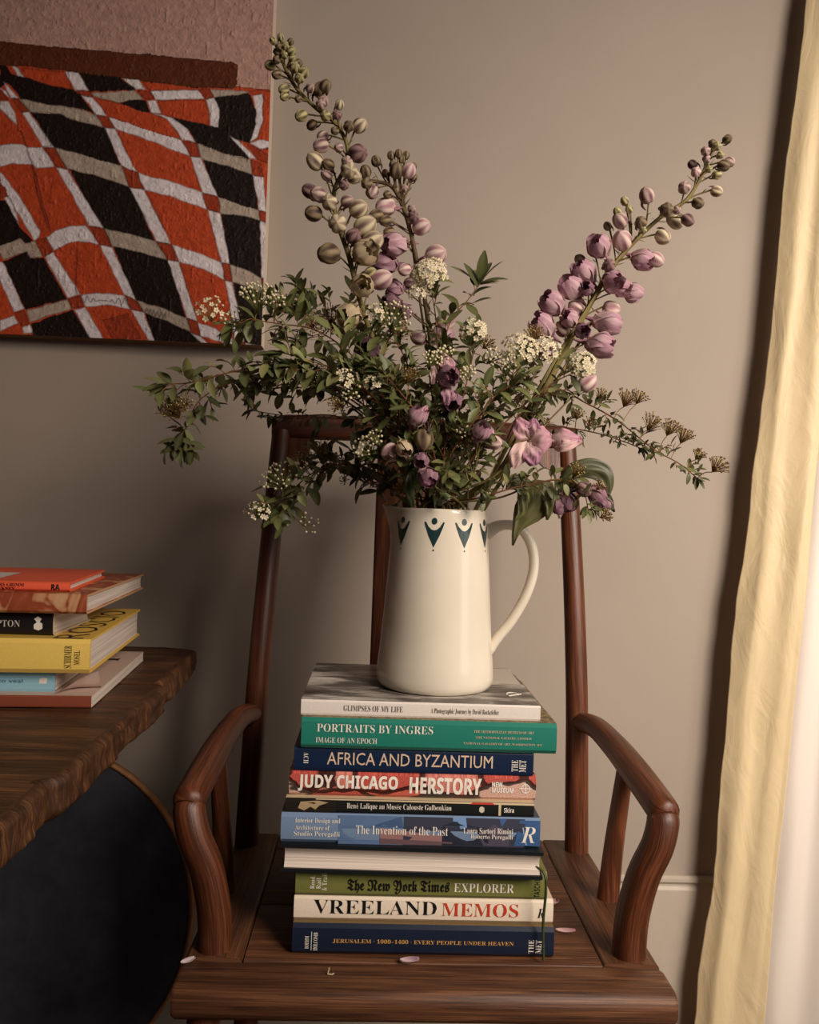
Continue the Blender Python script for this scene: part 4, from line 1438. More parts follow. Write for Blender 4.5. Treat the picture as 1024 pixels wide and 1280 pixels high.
def spirea(label, path, bare=.35, leaf=20, twig=30, dens=1.0, clusters=(), tone=1.0, tipn=7, seed=1):
    rnd.seed(seed)
    kst[0] += 1
    st = stem_start(kst[0])
    pts = st + [P(x, y, d) for x, y, d in path]
    root = thing('spirea_branch', st[0], label, 'flower branch')
    line = resample(pts, .006)
    n = len(line)
    sm = MB()
    sm.tube(line, lambda t: .0016 * (1 - .6 * t), 6, 0, True, lambda a, b_: S(112, 70, 44) if a > .3 else S(92, 84, 50))
    fm = MB()
    Lm = leaf * 1.22 / FPX
    Tm = twig * 1.45 / FPX
    k = int(n * bare)
    side = 1
    while k < n:
        t = line[min(k + 1, n - 1)] - line[max(k - 1, 0)]
        a, b_, t = basis(t)
        ph = rnd.uniform(0, 2 * PI)
        out = (a * math.cos(ph) + b_ * math.sin(ph))
        out.y *= .75
        d = (t * rnd.uniform(.3, 1.0) + out + Vector((0, -.1, .28))).normalized()
        tl = Tm * rnd.uniform(.35, 1.1) * (1 - .35 * k / n)
        p0 = line[k]
        p1 = p0 + d * tl * .55 + Vector((0, 0, .1 * tl))
        p2 = p0 + d * tl + Vector((0, 0, -.05 * tl))
        tw = spline([p0, p1, p2], 4)
        sm.tube(tw, .0006, 4, 0, False, S(120, 80, 48))
        nl = max(2, int(round(tl / Lm * 3.6 * rnd.uniform(.8, 1.3))))
        for j in range(nl):
            f = (j + .6) / nl
            q = tw[min(int(f * (len(tw) - 1) + .5), len(tw) - 1)]
            aa, bb, dd = basis(d)
            e = j * 2.4 + ph
            ld = (dd * .8 + (aa * math.cos(e) + bb * math.sin(e)) * .9 + Vector((0, 0, .05))).normalized()
            L = Lm * rnd.uniform(.55, 1.15)
            c_ = vary(rnd.choice(GREENS), .18)
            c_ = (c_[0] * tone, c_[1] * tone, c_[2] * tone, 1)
            nv = (Vector((rnd.uniform(-.5, .5), -.5 + rnd.uniform(-.5, .5), 1))).normalized()
            add_leaf(fm, q, ld, nv, L, L * rnd.uniform(.36, .5), c_, rnd.uniform(-.1, .7), rnd.uniform(.1, .5))
        k += 1 if rnd.random() < .62 * dens else 2
    # rosette at the tip
    d = (line[-1] - line[-3]).normalized()
    aa, bb, dd = basis(d)
    for j in range(tipn):
        e = j * 2.4
        ld = (dd * rnd.uniform(.4, 1.2) + (aa * math.cos(e) + bb * math.sin(e)) * .8).normalized()
        c_ = vary(rnd.choice(GREENS), .18)
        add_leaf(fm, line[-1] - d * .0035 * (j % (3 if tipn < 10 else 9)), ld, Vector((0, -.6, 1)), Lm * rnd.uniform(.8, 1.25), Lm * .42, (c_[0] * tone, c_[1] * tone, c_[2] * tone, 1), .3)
    for (x, y, r, kind, num) in clusters:
        # hang the umbel on the nearest point of the branch
        q = P(x, y, 1.1)
        best = min(line[n // 3:], key=lambda s_: (s_.x / s_.y - q.x / q.y) ** 2 + ((s_.z - CAMZ) / s_.y - (q.z - CAMZ) / q.y) ** 2)
        c = P(x, y, best.y - rnd.uniform(.004, .02))
        rad = r * c.y / FPX
        d = (c - best).normalized() * .6 + Vector((0, -.6, .5))
        if kind in ('dome', 'flower'):
            d = Vector((rnd.uniform(-.2, .3), -.8, .6))
        d.normalize()
        add_cluster(root, c, rad, d, kind, int(num * (1.6 if kind == 'seed' else 1)))
        e = c - d * rad * (.9 if kind != 'dome' else .4)
        if (best - e).length > .002:
            sm.tube(spline([best, best.lerp(e, .5) + Vector((0, 0, .003)), e], 4), .0006, 4, 0, False, S(140, 110, 66))
    sm.build('branch_stem', m_stem, root)
    o = fm.build('foliage', m_leaf, root)
    return root


# ---------------------------------------------------------------- delphinium buds and flowers (shared shapes)
LIL, CRM, GRN, DRK, PNK, PAL = S(150, 104, 122), S(206, 186, 146), S(146, 134, 88), S(88, 72, 62), S(196, 142, 156), S(222, 190, 186)
PALS = {'g': (S(200, 188, 136), S(92, 80, 58)), 'c': (S(228, 214, 176), S(116, 84, 86)), 'p': (S(208, 184, 168), S(116, 74, 88)),
        'd': (S(150, 130, 98), S(66, 48, 46)), 'k': (S(232, 208, 196), S(164, 110, 124)), 'v': (S(164, 132, 128), S(80, 50, 60))}


def bud_mesh(kind, seed):
    rr_ = random.Random(seed)
    base, edge = PALS[kind]
    nu, nv = 25, 10
    vs, cs, fs = [], [], []
    tw = rr_.uniform(-.5, .5)
    for j in range(nv + 1):
        t = j / nv
        z_ = t
        r_ = .42 * max(0, 1 - (2 * t - 1) ** 2) ** .5 * (1 - .10 * (t - .5))
        for i in range(nu):
            a = 2 * PI * i / nu
            w = math.cos(2.5 * (a + tw * t)) ** 2            # 0 in the furrow between sepals
            rr2 = r_ * (1 - .16 * (1 - w) ** 3 * math.sin(PI * t))
            vs.append((rr2 * math.cos(a), rr2 * math.sin(a), z_ - .02 * (1 if 0 < j < nv else 0)))
            s_ = min(1, max(0, ((1 - w) - .30) / .42)); s_ = s_ * s_ * (3 - 2 * s_)
            q = .25 + .75 * math.sin(PI * t)
            c = mixc(base, edge, min(1, s_ * .95 * q + .35 * max(0, t - .72) / .28 + (.35 if t < .12 else 0)))
            cs.append(c)
    for j in range(nv):
        for i in range(nu):
            fs.append((j * nu + i, j * nu + (i + 1) % nu, (j + 1) * nu + (i + 1) % nu, (j + 1) * nu + i))
    # little spur behind
    sp_ = [(0, .05 - .0 * k, .12) for k in range(1)]
    mb = MB(); mb.add(vs, fs, 0, None, cs)
    mb.tube(spline([(.30, 0, .35), (.38, 0, .05), (.30, 0, -.22), (.22, 0, -.30)], 3), [.10 - .085 * k / 9 for k in range(10)], 5, 0, True, edge)
    return raw_mesh(mb, 'flower_bud', m_petal)


def raw_mesh(mb, name, mat):
    o = mb.build(name, mat, None, True)
    me = o.data
    bpy.data.objects.remove(o)
    return me


def flower_mesh(inner, outer, spread, seed, n1=5):
    """cupped flower opening along +z; spread 0 closed bell, 1 wide"""
    rr_ = random.Random(seed)
    mb = MB()
    for layer, num, sc, ins in ((0, n1, 1.0, 0.0), (1, 4, .62, .12)):
        for k in range(num):
            e = 2 * PI * k / num + layer * .5 + rr_.uniform(-.12, .12)
            u0 = Vector((math.cos(e), math.sin(e), 0)); w0 = Vector((-math.sin(e), math.cos(e), 0))
            nr, nc = 7, 6
            vs, cs = [], []
            L = (1.0 + rr_.uniform(-.1, .1)) * sc
            W = .82 * sc * (1 + rr_.uniform(-.1, .1))
            for i in range(nr + 1):
                t = i / nr
                if spread < .5:
                    rad_ = (.50 * math.sin(min(1, t * 1.15) * PI * .5) ** .8 - .16 * max(0, t - .6) / .4) * sc
                    h = t * .95 * L
                else:
                    rad_ = (.16 * t + spread * .62 * t) * L
                    h = (.55 * t - .42 * spread * t * t) * L
                hw = W / 2 * math.sin(PI * min(1, .10 + t * .80)) ** .75
                for j in range(nc + 1):
                    q = -1 + 2 * j / nc
                    cup = (1 - math.cos(q * 1.1)) * .28 * (1 if spread < .5 else -.35) * sc
                    rip = .03 * math.sin(q * 7 + k + t * 5) * t
                    vs.append(u0 * (rad_ - cup * (1 if spread < .5 else 0) + rip) + w0 * (hw * q) + Vector((0, 0, h - (cup if spread >= .5 else 0) + ins - rip)))
                    vein = .5 + .5 * math.cos(q * PI * 3)
                    c = mixc(inner, outer, min(1, t * .8 + .25 * abs(q) + .30 * (vein - .3)))
                    cs.append(c)
            fs = [(i * (nc + 1) + j, i * (nc + 1) + j + 1, (i + 1) * (nc + 1) + j + 1, (i + 1) * (nc + 1) + j) for i in range(nr) for j in range(nc)]
            mb.add(vs, fs, 0, None, cs)
    add_bead(mb, Vector((0, 0, .30)), .12, S(70, 50, 44))
    mb.tube([(0, 0, .02), (.06, 0, -.2), (.02, 0, -.5)], [.10, .08, .02], 6, 0, True, outer)
    return raw_mesh(mb, 'open_flower', m_petal)


BUDS = {k: [bud_mesh(k, 5 + i) for i in range(2)] for k in PALS}
FLW = {'o': [flower_mesh(S(228, 206, 200), S(174, 126, 144), .1, i) for i in range(3)],
       'e': [flower_mesh(S(222, 206, 170), S(190, 168, 138), .1, 9 + i) for i in range(2)],
       'w': [flower_mesh(S(226, 190, 190), S(196, 126, 160), .9, 4 + i) for i in range(2)],
       'm': [flower_mesh(S(194, 156, 164), S(126, 88, 104), .12, 20 + i) for i in range(2)]}


def delphinium(label, path, buds, r0, r1, stemcol, seed, leaves=(), extra=()):
    rnd.seed(seed)
    kst[0] += 1
    st = stem_start(kst[0])
    pts = st + [P(x, y, d) for x, y, d in path]
    root = thing('delphinium_stem', st[0], label, 'flower')
    line = resample(pts, .005)
    n = len(line)
    sm = MB()
    sm.tube(line, lambda t: r0 + (r1 - r0) * t, 8, 0, True, lambda a, b_: vary(stemcol, .10))
    for ep in extra:
        sm.tube(resample([line[2]] + [P(x, y, d) for x, y, d in ep], .006), lambda t: r0 * .55 * (1 - .5 * t), 7, 0, True, lambda a, b_: vary(stemcol, .10))
    proj = [(512 + FPX * (q - CAM).dot(cr) / (q - CAM).dot(fw), 640 - FPX * (q - CAM).dot(cu) / (q - CAM).dot(fw)) for q in line]
    up_ = Vector((0, 0, 1))
    bm_ = MB()
    for bd in buds:
        x, y, size, kind = bd[:4]
        dirv = bd[4] if len(bd) > 4 else None
        i = min(range(n), key=lambda q: (proj[q][0] - x) ** 2 + (proj[q][1] - y) ** 2)
        dist = math.hypot(proj[i][0] - x, proj[i][1] - y)
        back = int(2 + dist * .10 + size * .10)
        a = line[max(4, i - back)]
        side = -1 if dist < 12 else rnd.choice((-1, -1, 1))
        dep = line[i].y + side * rnd.uniform(.004, .016) - (.012 if dist < 12 else 0)
        c = P(x, y, dep)
        sz = size * dep / FPX
        if dirv:
            dd = Vector((dirv[0], dirv[2] if len(dirv) > 2 else -.3, -dirv[1])).normalized()
        else:
            t = (line[min(i + 1, n - 1)] - line[max(i - 1, 0)]).normalized()
            o_ = c - line[i]
            dd = (o_.normalized() * .9 + t * .25 + Vector((0, -.25, -.10))).normalized()
        fl = kind in FLW
        me = rnd.choice(FLW[kind] if fl else BUDS[kind])
        ob = bpy.data.objects.new('open_flower' if fl else 'flower_bud', me)
        COL.objects.link(ob)
        ob.parent = root
        ln = sz * (1.08 if fl else 1.12)
        base = c - dd * ln * .5
        rot = dd.to_track_quat('Z', 'Y').to_matrix() @ Matrix.Rotation(rnd.uniform(0, 6.28), 3, 'Z')
        M = Matrix.Translation(base - ORG[root.name]) @ rot.to_4x4() @ Matrix.Diagonal((ln * (1.0 if fl else 1.02), ln * (1.0 if fl else 1.02), ln, 1))
        ob.matrix_local = M
        for q in range(3):
            ba = a.lerp(base, (0.0, .6, .95)[q])
            bd_ = (dd * .7 + Vector((rnd.uniform(-1, 1), rnd.uniform(-1, .3), rnd.uniform(-.2, .8)))).normalized()
            add_leaf(bm_, ba, bd_, Vector((0, -1, .5)), (.016, .008, .006)[q] * rnd.uniform(.6, 1.2), .0016, vary(stemcol, .3), rnd.uniform(-.6, .6), .3, 4)
        mid = a.lerp(base, .55) + (up_ * -.002 if dist > 14 else up_ * .001) + (base - c).normalized() * .004
        sm.tube(spline([a, mid, base + dd * ln * .05], 4), lambda t: .0008 + .0005 * t, 5, 0, False, mixc(stemcol, S(128, 104, 74), .5))
    sm.build('stem', m_stem, root)
    bm_.build('bracts', m_leaf, root)
    return root, line


def zA(l, ox, oy, s):
    return [(ox + s * a, oy + s * b_, c * 1.12, k) for a, b_, c, k in l]


A_ = zA([(90, 88, 8, 'g'), (130, 70, 8, 'g'), (155, 115, 10, 'g'), (185, 95, 8, 'd'), (190, 145, 11, 'g'), (108, 148, 8, 'd'), (75, 220, 12, 'g'), (110, 190, 10, 'd'), (108, 270, 11, 'd'), (195, 185, 9, 'g'), (205, 230, 13, 'g'),
         (225, 210, 10, 'd'), (255, 258, 13, 'g'), (232, 290, 12, 'g'), (148, 350, 12, 'g'), (150, 388, 10, 'g'), (225, 400, 9, 'd'), (290, 340, 11, 'p'), (345, 350, 17, 'd'), (372, 330, 14, 'd'), (360, 410, 13, 'p'), (345, 430, 12, 'p'), (445, 430, 11, 'c'),
         (430, 485, 11, 'v'), (370, 490, 13, 'g'), (240, 490, 14, 'g'), (298, 540, 12, 'd'), (555, 540, 17, 'c'), (495, 545, 13, 'd'), (355, 600, 13, 'p'), (345, 650, 17, 'p'), (315, 730, 20, 'c'), (545, 690, 22, 'v'), (440, 660, 11, 'p'), (485, 735, 14, 'p'),
         (495, 780, 20, 'c'), (525, 815, 17, 'c'), (385, 750, 14, 'd'), (375, 805, 13, 'p'), (420, 570, 10, 'd'), (285, 890, 17, 'v'), (330, 908, 18, 'p'), (390, 950, 19, 'c'), (305, 1010, 19, 'd'), (490, 945, 15, 'p'), (550, 985, 21, 'c'), (435, 1065, 22, 'c'),
         (585, 1075, 25, 'c'), (625, 1160, 24, 'c'), (385, 1225, 25, 'd'), (150, 165, 9, 'g'), (120, 120, 8, 'd'), (520, 1130, 18, 'v'), (470, 860, 12, 'v')], 320, 30, .2344)
A_ += zA([(240, 240, 30, 'e'), (225, 415, 27, 'e'), (330, 380, 24, 'k'), (160, 575, 28, 'e'), (255, 760, 28, 'm'), (200, 885, 27, 'm'), (270, 345, 14, 'g'), (420, 630, 18, 'e')], 400, 260, .2344)
B_ = zA([(640, 730, 12, 'd'), (585, 785, 14, 'd'), (750, 780, 17, 'd'), (815, 780, 17, 'k'), (720, 700, 9, 'd'), (760, 690, 9, 'd'), (800, 700, 9, 'd'), (730, 750, 9, 'd'), (840, 760, 8, 'd'), (690, 795, 9, 'd'), (845, 820, 8, 'd'), (775, 720, 9, 'd'), (620, 898, 16, 'p'), (690, 975, 22, 'k'),
         (590, 850, 14, 'd'), (640, 1025, 16, 'd'), (690, 1050, 14, 'd'), (790, 875, 10, 'p'), (830, 985, 10, 'p'), (840, 1030, 14, 'v'), (885, 1080, 20, 'k'), (710, 1110, 13, 'd'), (700, 910, 10, 'd')], 320, 30, .2344)
B_ += zA([(405, 195, 28, 'o'), (350, 300, 26, 'm'), (450, 330, 15, 'k'), (395, 430, 20, 'm'), (385, 510, 22, 'm'), (455, 560, 17, 'o'), (525, 690, 18, 'k'), (670, 610, 21, 'k'), (650, 680, 25, 'o'), (620, 250, 24, 'k'), (700, 870, 26, 'm'), (650, 800, 22, 'm'), (480, 400, 14, 'v')], 400, 260, .2344)
C_ = zA([(920, 82, 11, 'd'), (855, 100, 10, 'd'), (875, 112, 11, 'g'), (825, 132, 11, 'p'), (830, 165, 10, 'p'), (890, 150, 9, 'g'), (930, 180, 12, 'p'), (905, 195, 14, 'd'), (875, 235, 11, 'g'), (770, 190, 11, 'v'), (785, 222, 12, 'k'), (735, 288, 15, 'p'), (875, 305, 13, 'c'), (795, 355, 14, 'd'),
         (660, 382, 17, 'd'), (705, 385, 10, 'p'), (700, 430, 20, 'c'), (752, 428, 15, 'v'), (645, 500, 18, 'c'), (575, 320, 18, 'p'), (550, 437, 15, 'd'), (460, 428, 18, 'p'), (500, 380, 9, 'g'), (450, 390, 10, 'g'), (480, 345, 10, 'g'), (408, 452, 10, 'c'), (470, 512, 23, 'k'), (375, 540, 27, 'o'),
         (335, 525, 10, 'p'), (290, 597, 13, 'c'), (555, 595, 24, 'o'), (615, 597, 18, 'k'), (310, 655, 28, 'o'), (255, 720, 28, 'o'), (430, 690, 26, 'o'), (465, 715, 21, 'o'), (510, 735, 22, 'o'), (175, 785, 29, 'o'), (270, 800, 17, 'k'), (135, 880, 29, 'o'), (425, 805, 19, 'k'), (405, 865, 29, 'o'),
         (375, 960, 30, 'o'), (250, 850, 22, 'o'), (215, 890, 18, 'p'), (415, 620, 16, 'v'), (560, 470, 9, 'g'), (320, 720, 17, 'm'), (300, 900, 18, 'm'), (840, 210, 9, 'g')], 640, 150, .293)

OLV = S(112, 100, 56)
delphinium('tallest delphinium, with greenish closed buds, its tip bending over the painting edge',
           [(535, 590, 1.085), (505, 520, 1.085), (472, 440, 1.09), (450, 375, 1.10), (436, 320, 1.10), (420, 272, 1.10), (418, 238, 1.10), (432, 208, 1.10), (434, 182, 1.10), (420, 155, 1.10), (396, 136, 1.10), (372, 112, 1.10), (356, 84, 1.10), (350, 58, 1.10)],
           A_, .0046, .0022, OLV, 3)
delphinium('shorter dark delphinium with brown bud tip, just right of the tallest delphinium',
           [(548, 560, 1.11), (543, 470, 1.12), (532, 380, 1.13), (522, 330, 1.13), (512, 285, 1.13), (500, 250, 1.13), (488, 232, 1.13), (470, 227, 1.13), (452, 226, 1.13)],
           B_, .0045, .0024, S(92, 74, 48), 4, extra=[[(548, 560, 1.12), (520, 340, 1.135), (508, 265, 1.135), (500, 225, 1.135), (499, 205, 1.135)]])
delphinium('delphinium covered in pale pink flowers, slanting up towards the curtain',
           [(625, 590, 1.07), (660, 525, 1.07), (690, 470, 1.07), (713, 425, 1.07), (738, 380, 1.07), (765, 335, 1.07), (795, 300, 1.07), (828, 270, 1.07), (858, 250, 1.07), (876, 222, 1.07), (888, 195, 1.07), (900, 178, 1.07)],
           C_, .0062, .0019, S(116, 102, 56), 5, extra=[[(630, 595, 1.075), (680, 505, 1.08), (722, 432, 1.08), (745, 395, 1.08)], [(618, 590, 1.06), (655, 520, 1.06), (700, 440, 1.06), (760, 345, 1.06)]])
# low shoots
pinkf, _l = delphinium('pink delphinium shoot with one wide open flower above the jug handle',
           [(610, 600, 1.04), (640, 570, 1.035), (660, 545, 1.03)],
           [(735, 478, 24, 'k'), (680, 440, 20, 'm')], .003, .0012, OLV, 6)
mauve, _l = delphinium('short mauve delphinium shoot low in the bouquet, just above the jug rim',
           [(542, 606, 1.005), (534, 575, .985), (528, 545, .98)],
           [(536, 596, 26, 'm', (.1, .8, -.8)), (521, 522, 26, 'o', (.4, -.7, -.5)), (527, 575, 20, 'm', (-.2, .6, -.7)), (489, 565, 26, 'k', (-.8, .3, -.4)), (505, 560, 22, 'e', (.3, .6, -.6)), (530, 550, 26, 'd', (0, 1, -.3))], .0022, .001, OLV, 7)
lilac, _l = delphinium('pale lilac delphinium shoot in the middle of the leaves, behind the open pink flower',
           [(585, 605, 1.01), (596, 575, .985), (601, 545, .98)],
           [(602, 540, 25, 'o', (.2, -.5, -.6)), (618, 553, 20, 'k', (.8, .2, -.5)), (560, 470, 28, 'm', (.2, .2, -1)), (566, 500, 24, 'm', (0, .8, -.8))], .0022, .001, OLV, 8)


# big drooping leaves on their own shoot over the handle
def broad_leaf(parent, path, widths, col, name='leaf', wave=1.0, mat=None, basecol=None):
    pts = spline([P(x, y, d) for x, y, d in path], 6)
    n = len(pts)
    mb = MB()
    vs, cs = [], []
    for i, p in enumerate(pts):
        t = i / (n - 1)
        f = t * (len(widths) - 1)
        a = min(int(f), len(widths) - 2)
        w = (widths[a] * (1 - (f - a)) + widths[a + 1] * (f - a)) * p.y / FPX
        tg = (pts[min(i + 1, n - 1)] - pts[max(i - 1, 0)]).normalized()
        s = tg.cross(Vector((0, -1, 0)))
        if s.length < 1e-3:
            s = Vector((1, 0, 0))
        s.normalize()
        nn = s.cross(tg)
        for j in range(9):
            q = -1 + j / 4
            vs.append(p + s * (w * q * .5) + Vector((0, 1, 0)) * (abs(q) * w * .16 + wave * .002 * math.sin(t * 9 + q * 6) + .0012 * math.cos(q * PI * 4)))
            v = .5 + .5 * math.cos(q * PI * 4)
            cc_ = mixc(col, S(128, 124, 78) if mat is None else S(226, 200, 192), .25 * v)
            if basecol:
                cc_ = mixc(basecol, cc_, min(1, .15 + 1.1 * t + .25 * abs(q)))
            cs.append(cc_)
    fs = [(i * 9 + j, i * 9 + j + 1, (i + 1) * 9 + j + 1, (i + 1) * 9 + j) for i in range(n - 1) for j in range(8)]
    mb.add(vs, fs, 0, None, cs)
    return mb.build(name, mat or m_leaf, parent)


big, _l = delphinium('wilted delphinium shoot with large drooping leaves and purple flowers over the jug handle',
                     [(625, 622, 1.04), (660, 608, 1.03), (690, 600, 1.03), (715, 600, 1.03), (738, 612, 1.03)],
                     [(712, 628, 22, 'm', (-.1, 1, -.2)), (699, 632, 20, 'm', (-.2, 1, -.1)), (746, 618, 24, 'm', (.6, .7, -.2)), (730, 612, 20, 'v', (.6, .5, -.3)), (756, 630, 18, 'm', (.5, 1, -.1))], .0018, .001, S(132, 122, 74), 9)
LG, LD = S(92, 90, 54), S(64, 66, 42)
broad_leaf(big, [(690, 603, 1.03), (684, 612, 1.022), (672, 626, 1.02), (659, 642, 1.022), (648, 660, 1.026), (641, 682, 1.03)], [6, 40, 46, 36, 14, 2], LG)
broad_leaf(big, [(684, 606, 1.03), (690, 618, 1.018), (689, 632, 1.016), (684, 650, 1.02)], [5, 22, 18, 2], LG)
broad_leaf(big, [(668, 606, 1.03), (655, 604, 1.022), (642, 605, 1.02), (633, 612, 1.02)], [4, 20, 18, 2], LD)
broad_leaf(big, [(648, 610, 1.03), (654, 622, 1.02), (652, 640, 1.02), (643, 651, 1.022)], [3, 14, 12, 2], LG)
broad_leaf(big, [(700, 600, 1.03), (718, 588, 1.022), (738, 585, 1.02), (755, 592, 1.02), (760, 608, 1.02), (758, 626, 1.024)], [4, 20, 26, 26, 18, 3], LD)
broad_leaf(big, [(700, 602, 1.03), (716, 606, 1.02), (728, 612, 1.018)], [4, 26, 3], LD)
broad_leaf(big, [(740, 612, 1.03), (756, 618, 1.022), (764, 630, 1.02), (768, 640, 1.02)], [3, 12, 10, 1], LD)

PK1, PK2, PK3 = S(188, 132, 152), S(206, 168, 168), S(164, 108, 138)
broad_leaf(pinkf, [(661, 549, 1.026), (655, 537, 1.016), (648, 522, 1.018)], [8, 27, 24, 8], PK1, 'petal', 1.4, m_petal, S(230, 206, 192))
broad_leaf(pinkf, [(662, 549, 1.026), (667, 536, 1.014), (669, 523, 1.018)], [8, 22, 20, 6], PK3, 'petal', 1.4, m_petal, S(230, 206, 192))
broad_leaf(pinkf, [(662, 551, 1.026), (676, 549, 1.012), (690, 549, 1.016)], [8, 30, 36, 16], PK1, 'petal', 1.4, m_petal, S(230, 206, 192))
broad_leaf(pinkf, [(660, 553, 1.026), (650, 566, 1.014), (642, 585, 1.018)], [6, 22, 24, 8], PK2, 'petal', 1.4, m_petal, S(230, 206, 192))
broad_leaf(pinkf, [(662, 553, 1.026), (666, 566, 1.012), (668, 582, 1.016)], [6, 22, 26, 10], PK3, 'petal', 1.4, m_petal, S(230, 206, 192))
broad_leaf(pinkf, [(690, 547, 1.03), (705, 549, 1.018), (728, 551, 1.022)], [8, 30, 26, 10], PK1, 'petal', 1.4, m_petal, S(230, 206, 192))
broad_leaf(pinkf, [(692, 556, 1.03), (706, 557, 1.014), (726, 553, 1.020)], [6, 16, 14, 5], PK2, 'petal', 1.4, m_petal, S(230, 206, 192))

for pth, ws, cc in (([(512, 527, .985), (522, 520, .972), (534, 508, .974)], [4, 16, 5], PK1), ([(508, 520, .985), (520, 524, .97), (530, 520, .972)], [4, 13, 4], PK2),
                    ([(528, 580, .985), (533, 592, .972), (538, 606, .974)], [8, 26, 12], PK3), ([(486, 558, .985), (492, 566, .972), (492, 572, .972)], [10, 22, 8], S(160, 126, 124)), ([(500, 556, .985), (508, 566, .972), (512, 576, .972)], [5, 13, 5], PK2)):
    broad_leaf(mauve, pth, ws, cc, 'petal', 1.0, m_petal, S(214, 186, 176))
for pth, ws, cc in (([(600, 548, .985), (598, 538, .972), (594, 530, .974)], [6, 18, 6], PK2), ([(603, 546, .985), (612, 540, .972), (618, 547, .972)], [5, 14, 4], PK1),
                    ([(553, 440, .985), (560, 455, .965), (562, 475, .965)], [6, 20, 8], PK1), ([(558, 478, .985), (560, 492, .962), (557, 506, .965)], [6, 18, 8], PK3), ([(541, 455, .985), (543, 468, .964), (540, 480, .966)], [5, 12, 5], PK2)):
    broad_leaf(lilac, pth, ws, cc, 'petal', 1.0, m_petal, S(214, 186, 176))
broad_leaf(mauve, [(516, 634, 1.02), (512, 612, 1.0), (515, 594, 1.0), (522, 582, 1.005)], [7, 13, 11, 2], S(84, 98, 62))
broad_leaf(mauve, [(548, 632, 1.02), (556, 622, 1.0), (566, 622, 1.0)], [4, 14, 2], S(92, 104, 66))
broad_leaf(lilac, [(598, 632, 1.02), (606, 622, 1.0), (602, 612, 1.0)], [4, 14, 3], S(84, 94, 58))

# ---------------------------------------------------------------- spirea branches
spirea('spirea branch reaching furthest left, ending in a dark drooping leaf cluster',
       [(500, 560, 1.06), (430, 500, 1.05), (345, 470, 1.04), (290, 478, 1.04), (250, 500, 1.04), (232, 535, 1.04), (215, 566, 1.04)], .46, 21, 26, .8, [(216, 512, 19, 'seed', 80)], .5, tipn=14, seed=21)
spirea('spirea branch with pale leaves and brown seed head, level above the table books',
       [(505, 560, 1.02), (440, 500, 1.01), (360, 455, 1.00), (290, 465, 1.00), (240, 478, 1.00), (205, 480, 1.0)], .50, 25, 26, .65, [(232, 505, 12, 'seed', 30)], 1.05, seed=22)
spirea('spirea branch with white bud sprays hanging in front of the painting corner',
       [(505, 540, 1.04), (455, 460, 1.03), (400, 415, 1.03), (350, 405, 1.03), (305, 400, 1.03), (285, 410, 1.03)], .42, 23, 38, 1.1,
       [(262, 388, 20, 'flower', 22), (290, 400, 14, 'bud', 16), (322, 372, 24, 'bud', 44), (345, 378, 14, 'bud', 18)], 1.0, seed=23)
spirea('dense leafy spirea branch topped by green seed heads, left of the tallest delphinium',
       [(520, 540, 1.12), (480, 460, 1.13), (440, 410, 1.14), (400, 392, 1.14), (365, 388, 1.14)], .38, 21, 46, 1.5, [(356, 382, 18, 'seed', 40), (412, 402, 22, 'seed', 60), (390, 405, 16, 'seed', 36)], .8, tipn=14, seed=24)
spirea('spirea branch with yellow green leaves in front of the left half of the bouquet',
       [(515, 560, 1.01), (470, 500, 1.0), (425, 465, .995), (385, 450, .995), (350, 440, .995)], .36, 23, 46, 1.3, [(420, 505, 12, 'seed', 24)], 1.0, seed=51)
spirea('spirea branch of darker leaves between the painting corner and the chair back',
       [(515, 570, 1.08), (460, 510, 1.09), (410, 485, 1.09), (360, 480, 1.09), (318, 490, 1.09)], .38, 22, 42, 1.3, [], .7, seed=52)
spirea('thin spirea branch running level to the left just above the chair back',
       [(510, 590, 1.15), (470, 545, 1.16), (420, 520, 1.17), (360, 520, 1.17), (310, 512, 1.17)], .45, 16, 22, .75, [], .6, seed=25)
spirea('low spirea branch hanging over the left chair post, with white bud heads',
       [(510, 620, 1.10), (470, 590, 1.12), (430, 580, 1.13), (390, 592, 1.13), (362, 618, 1.13), (345, 645, 1.13)], .40, 24, 38, 1.4,
       [(352, 598, 26, 'bud', 50), (322, 640, 15, 'flower', 24), (385, 655, 14, 'bud', 14), (375, 575, 14, 'seed', 24), (400, 560, 16, 'seed', 24)], .85, tipn=24, seed=26)
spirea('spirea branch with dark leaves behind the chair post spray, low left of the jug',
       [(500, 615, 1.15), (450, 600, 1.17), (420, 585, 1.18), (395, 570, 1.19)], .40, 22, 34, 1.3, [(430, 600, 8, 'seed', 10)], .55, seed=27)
spirea('short spirea branch with a bud spray, just left above the jug spout',
       [(515, 600, 1.03), (490, 575, 1.02), (470, 562, 1.01)], .45, 18, 22, .8, [(458, 560, 18, 'bud', 26), (470, 548, 12, 'bud', 12), (500, 612, 12, 'seed', 24)], .95, seed=28)
spirea('spirea branch with two white flower heads, in front of the tallest delphinium',
       [(525, 560, 1.0), (485, 490, .99), (455, 470, .99), (440, 455, .99)], .40, 20, 30, .85, [(432, 474, 17, 'flower', 36), (466, 476, 12, 'dome', 14), (440, 490, 12, 'bud', 14)], 1.0, seed=29)
spirea('upright spirea branch with loose white blossoms beside the two tall delphiniums',
       [(540, 560, 1.03), (515, 470, 1.03), (490, 415, 1.03), (476, 392, 1.03)], .45, 19, 30, .85, [(468, 392, 14, 'dome', 12), (492, 398, 24, 'bud', 40), (500, 415, 16, 'seed', 24)], .95, seed=30)
spirea('spirea branch carrying the large round white flower head',
       [(550, 560, 1.06), (548, 460, 1.05), (545, 400, 1.05), (539, 362, 1.05)], .55, 17, 26, .7, [(537, 342, 22, 'dome', 90), (522, 366, 12, 'dome', 18)], .9, seed=31)
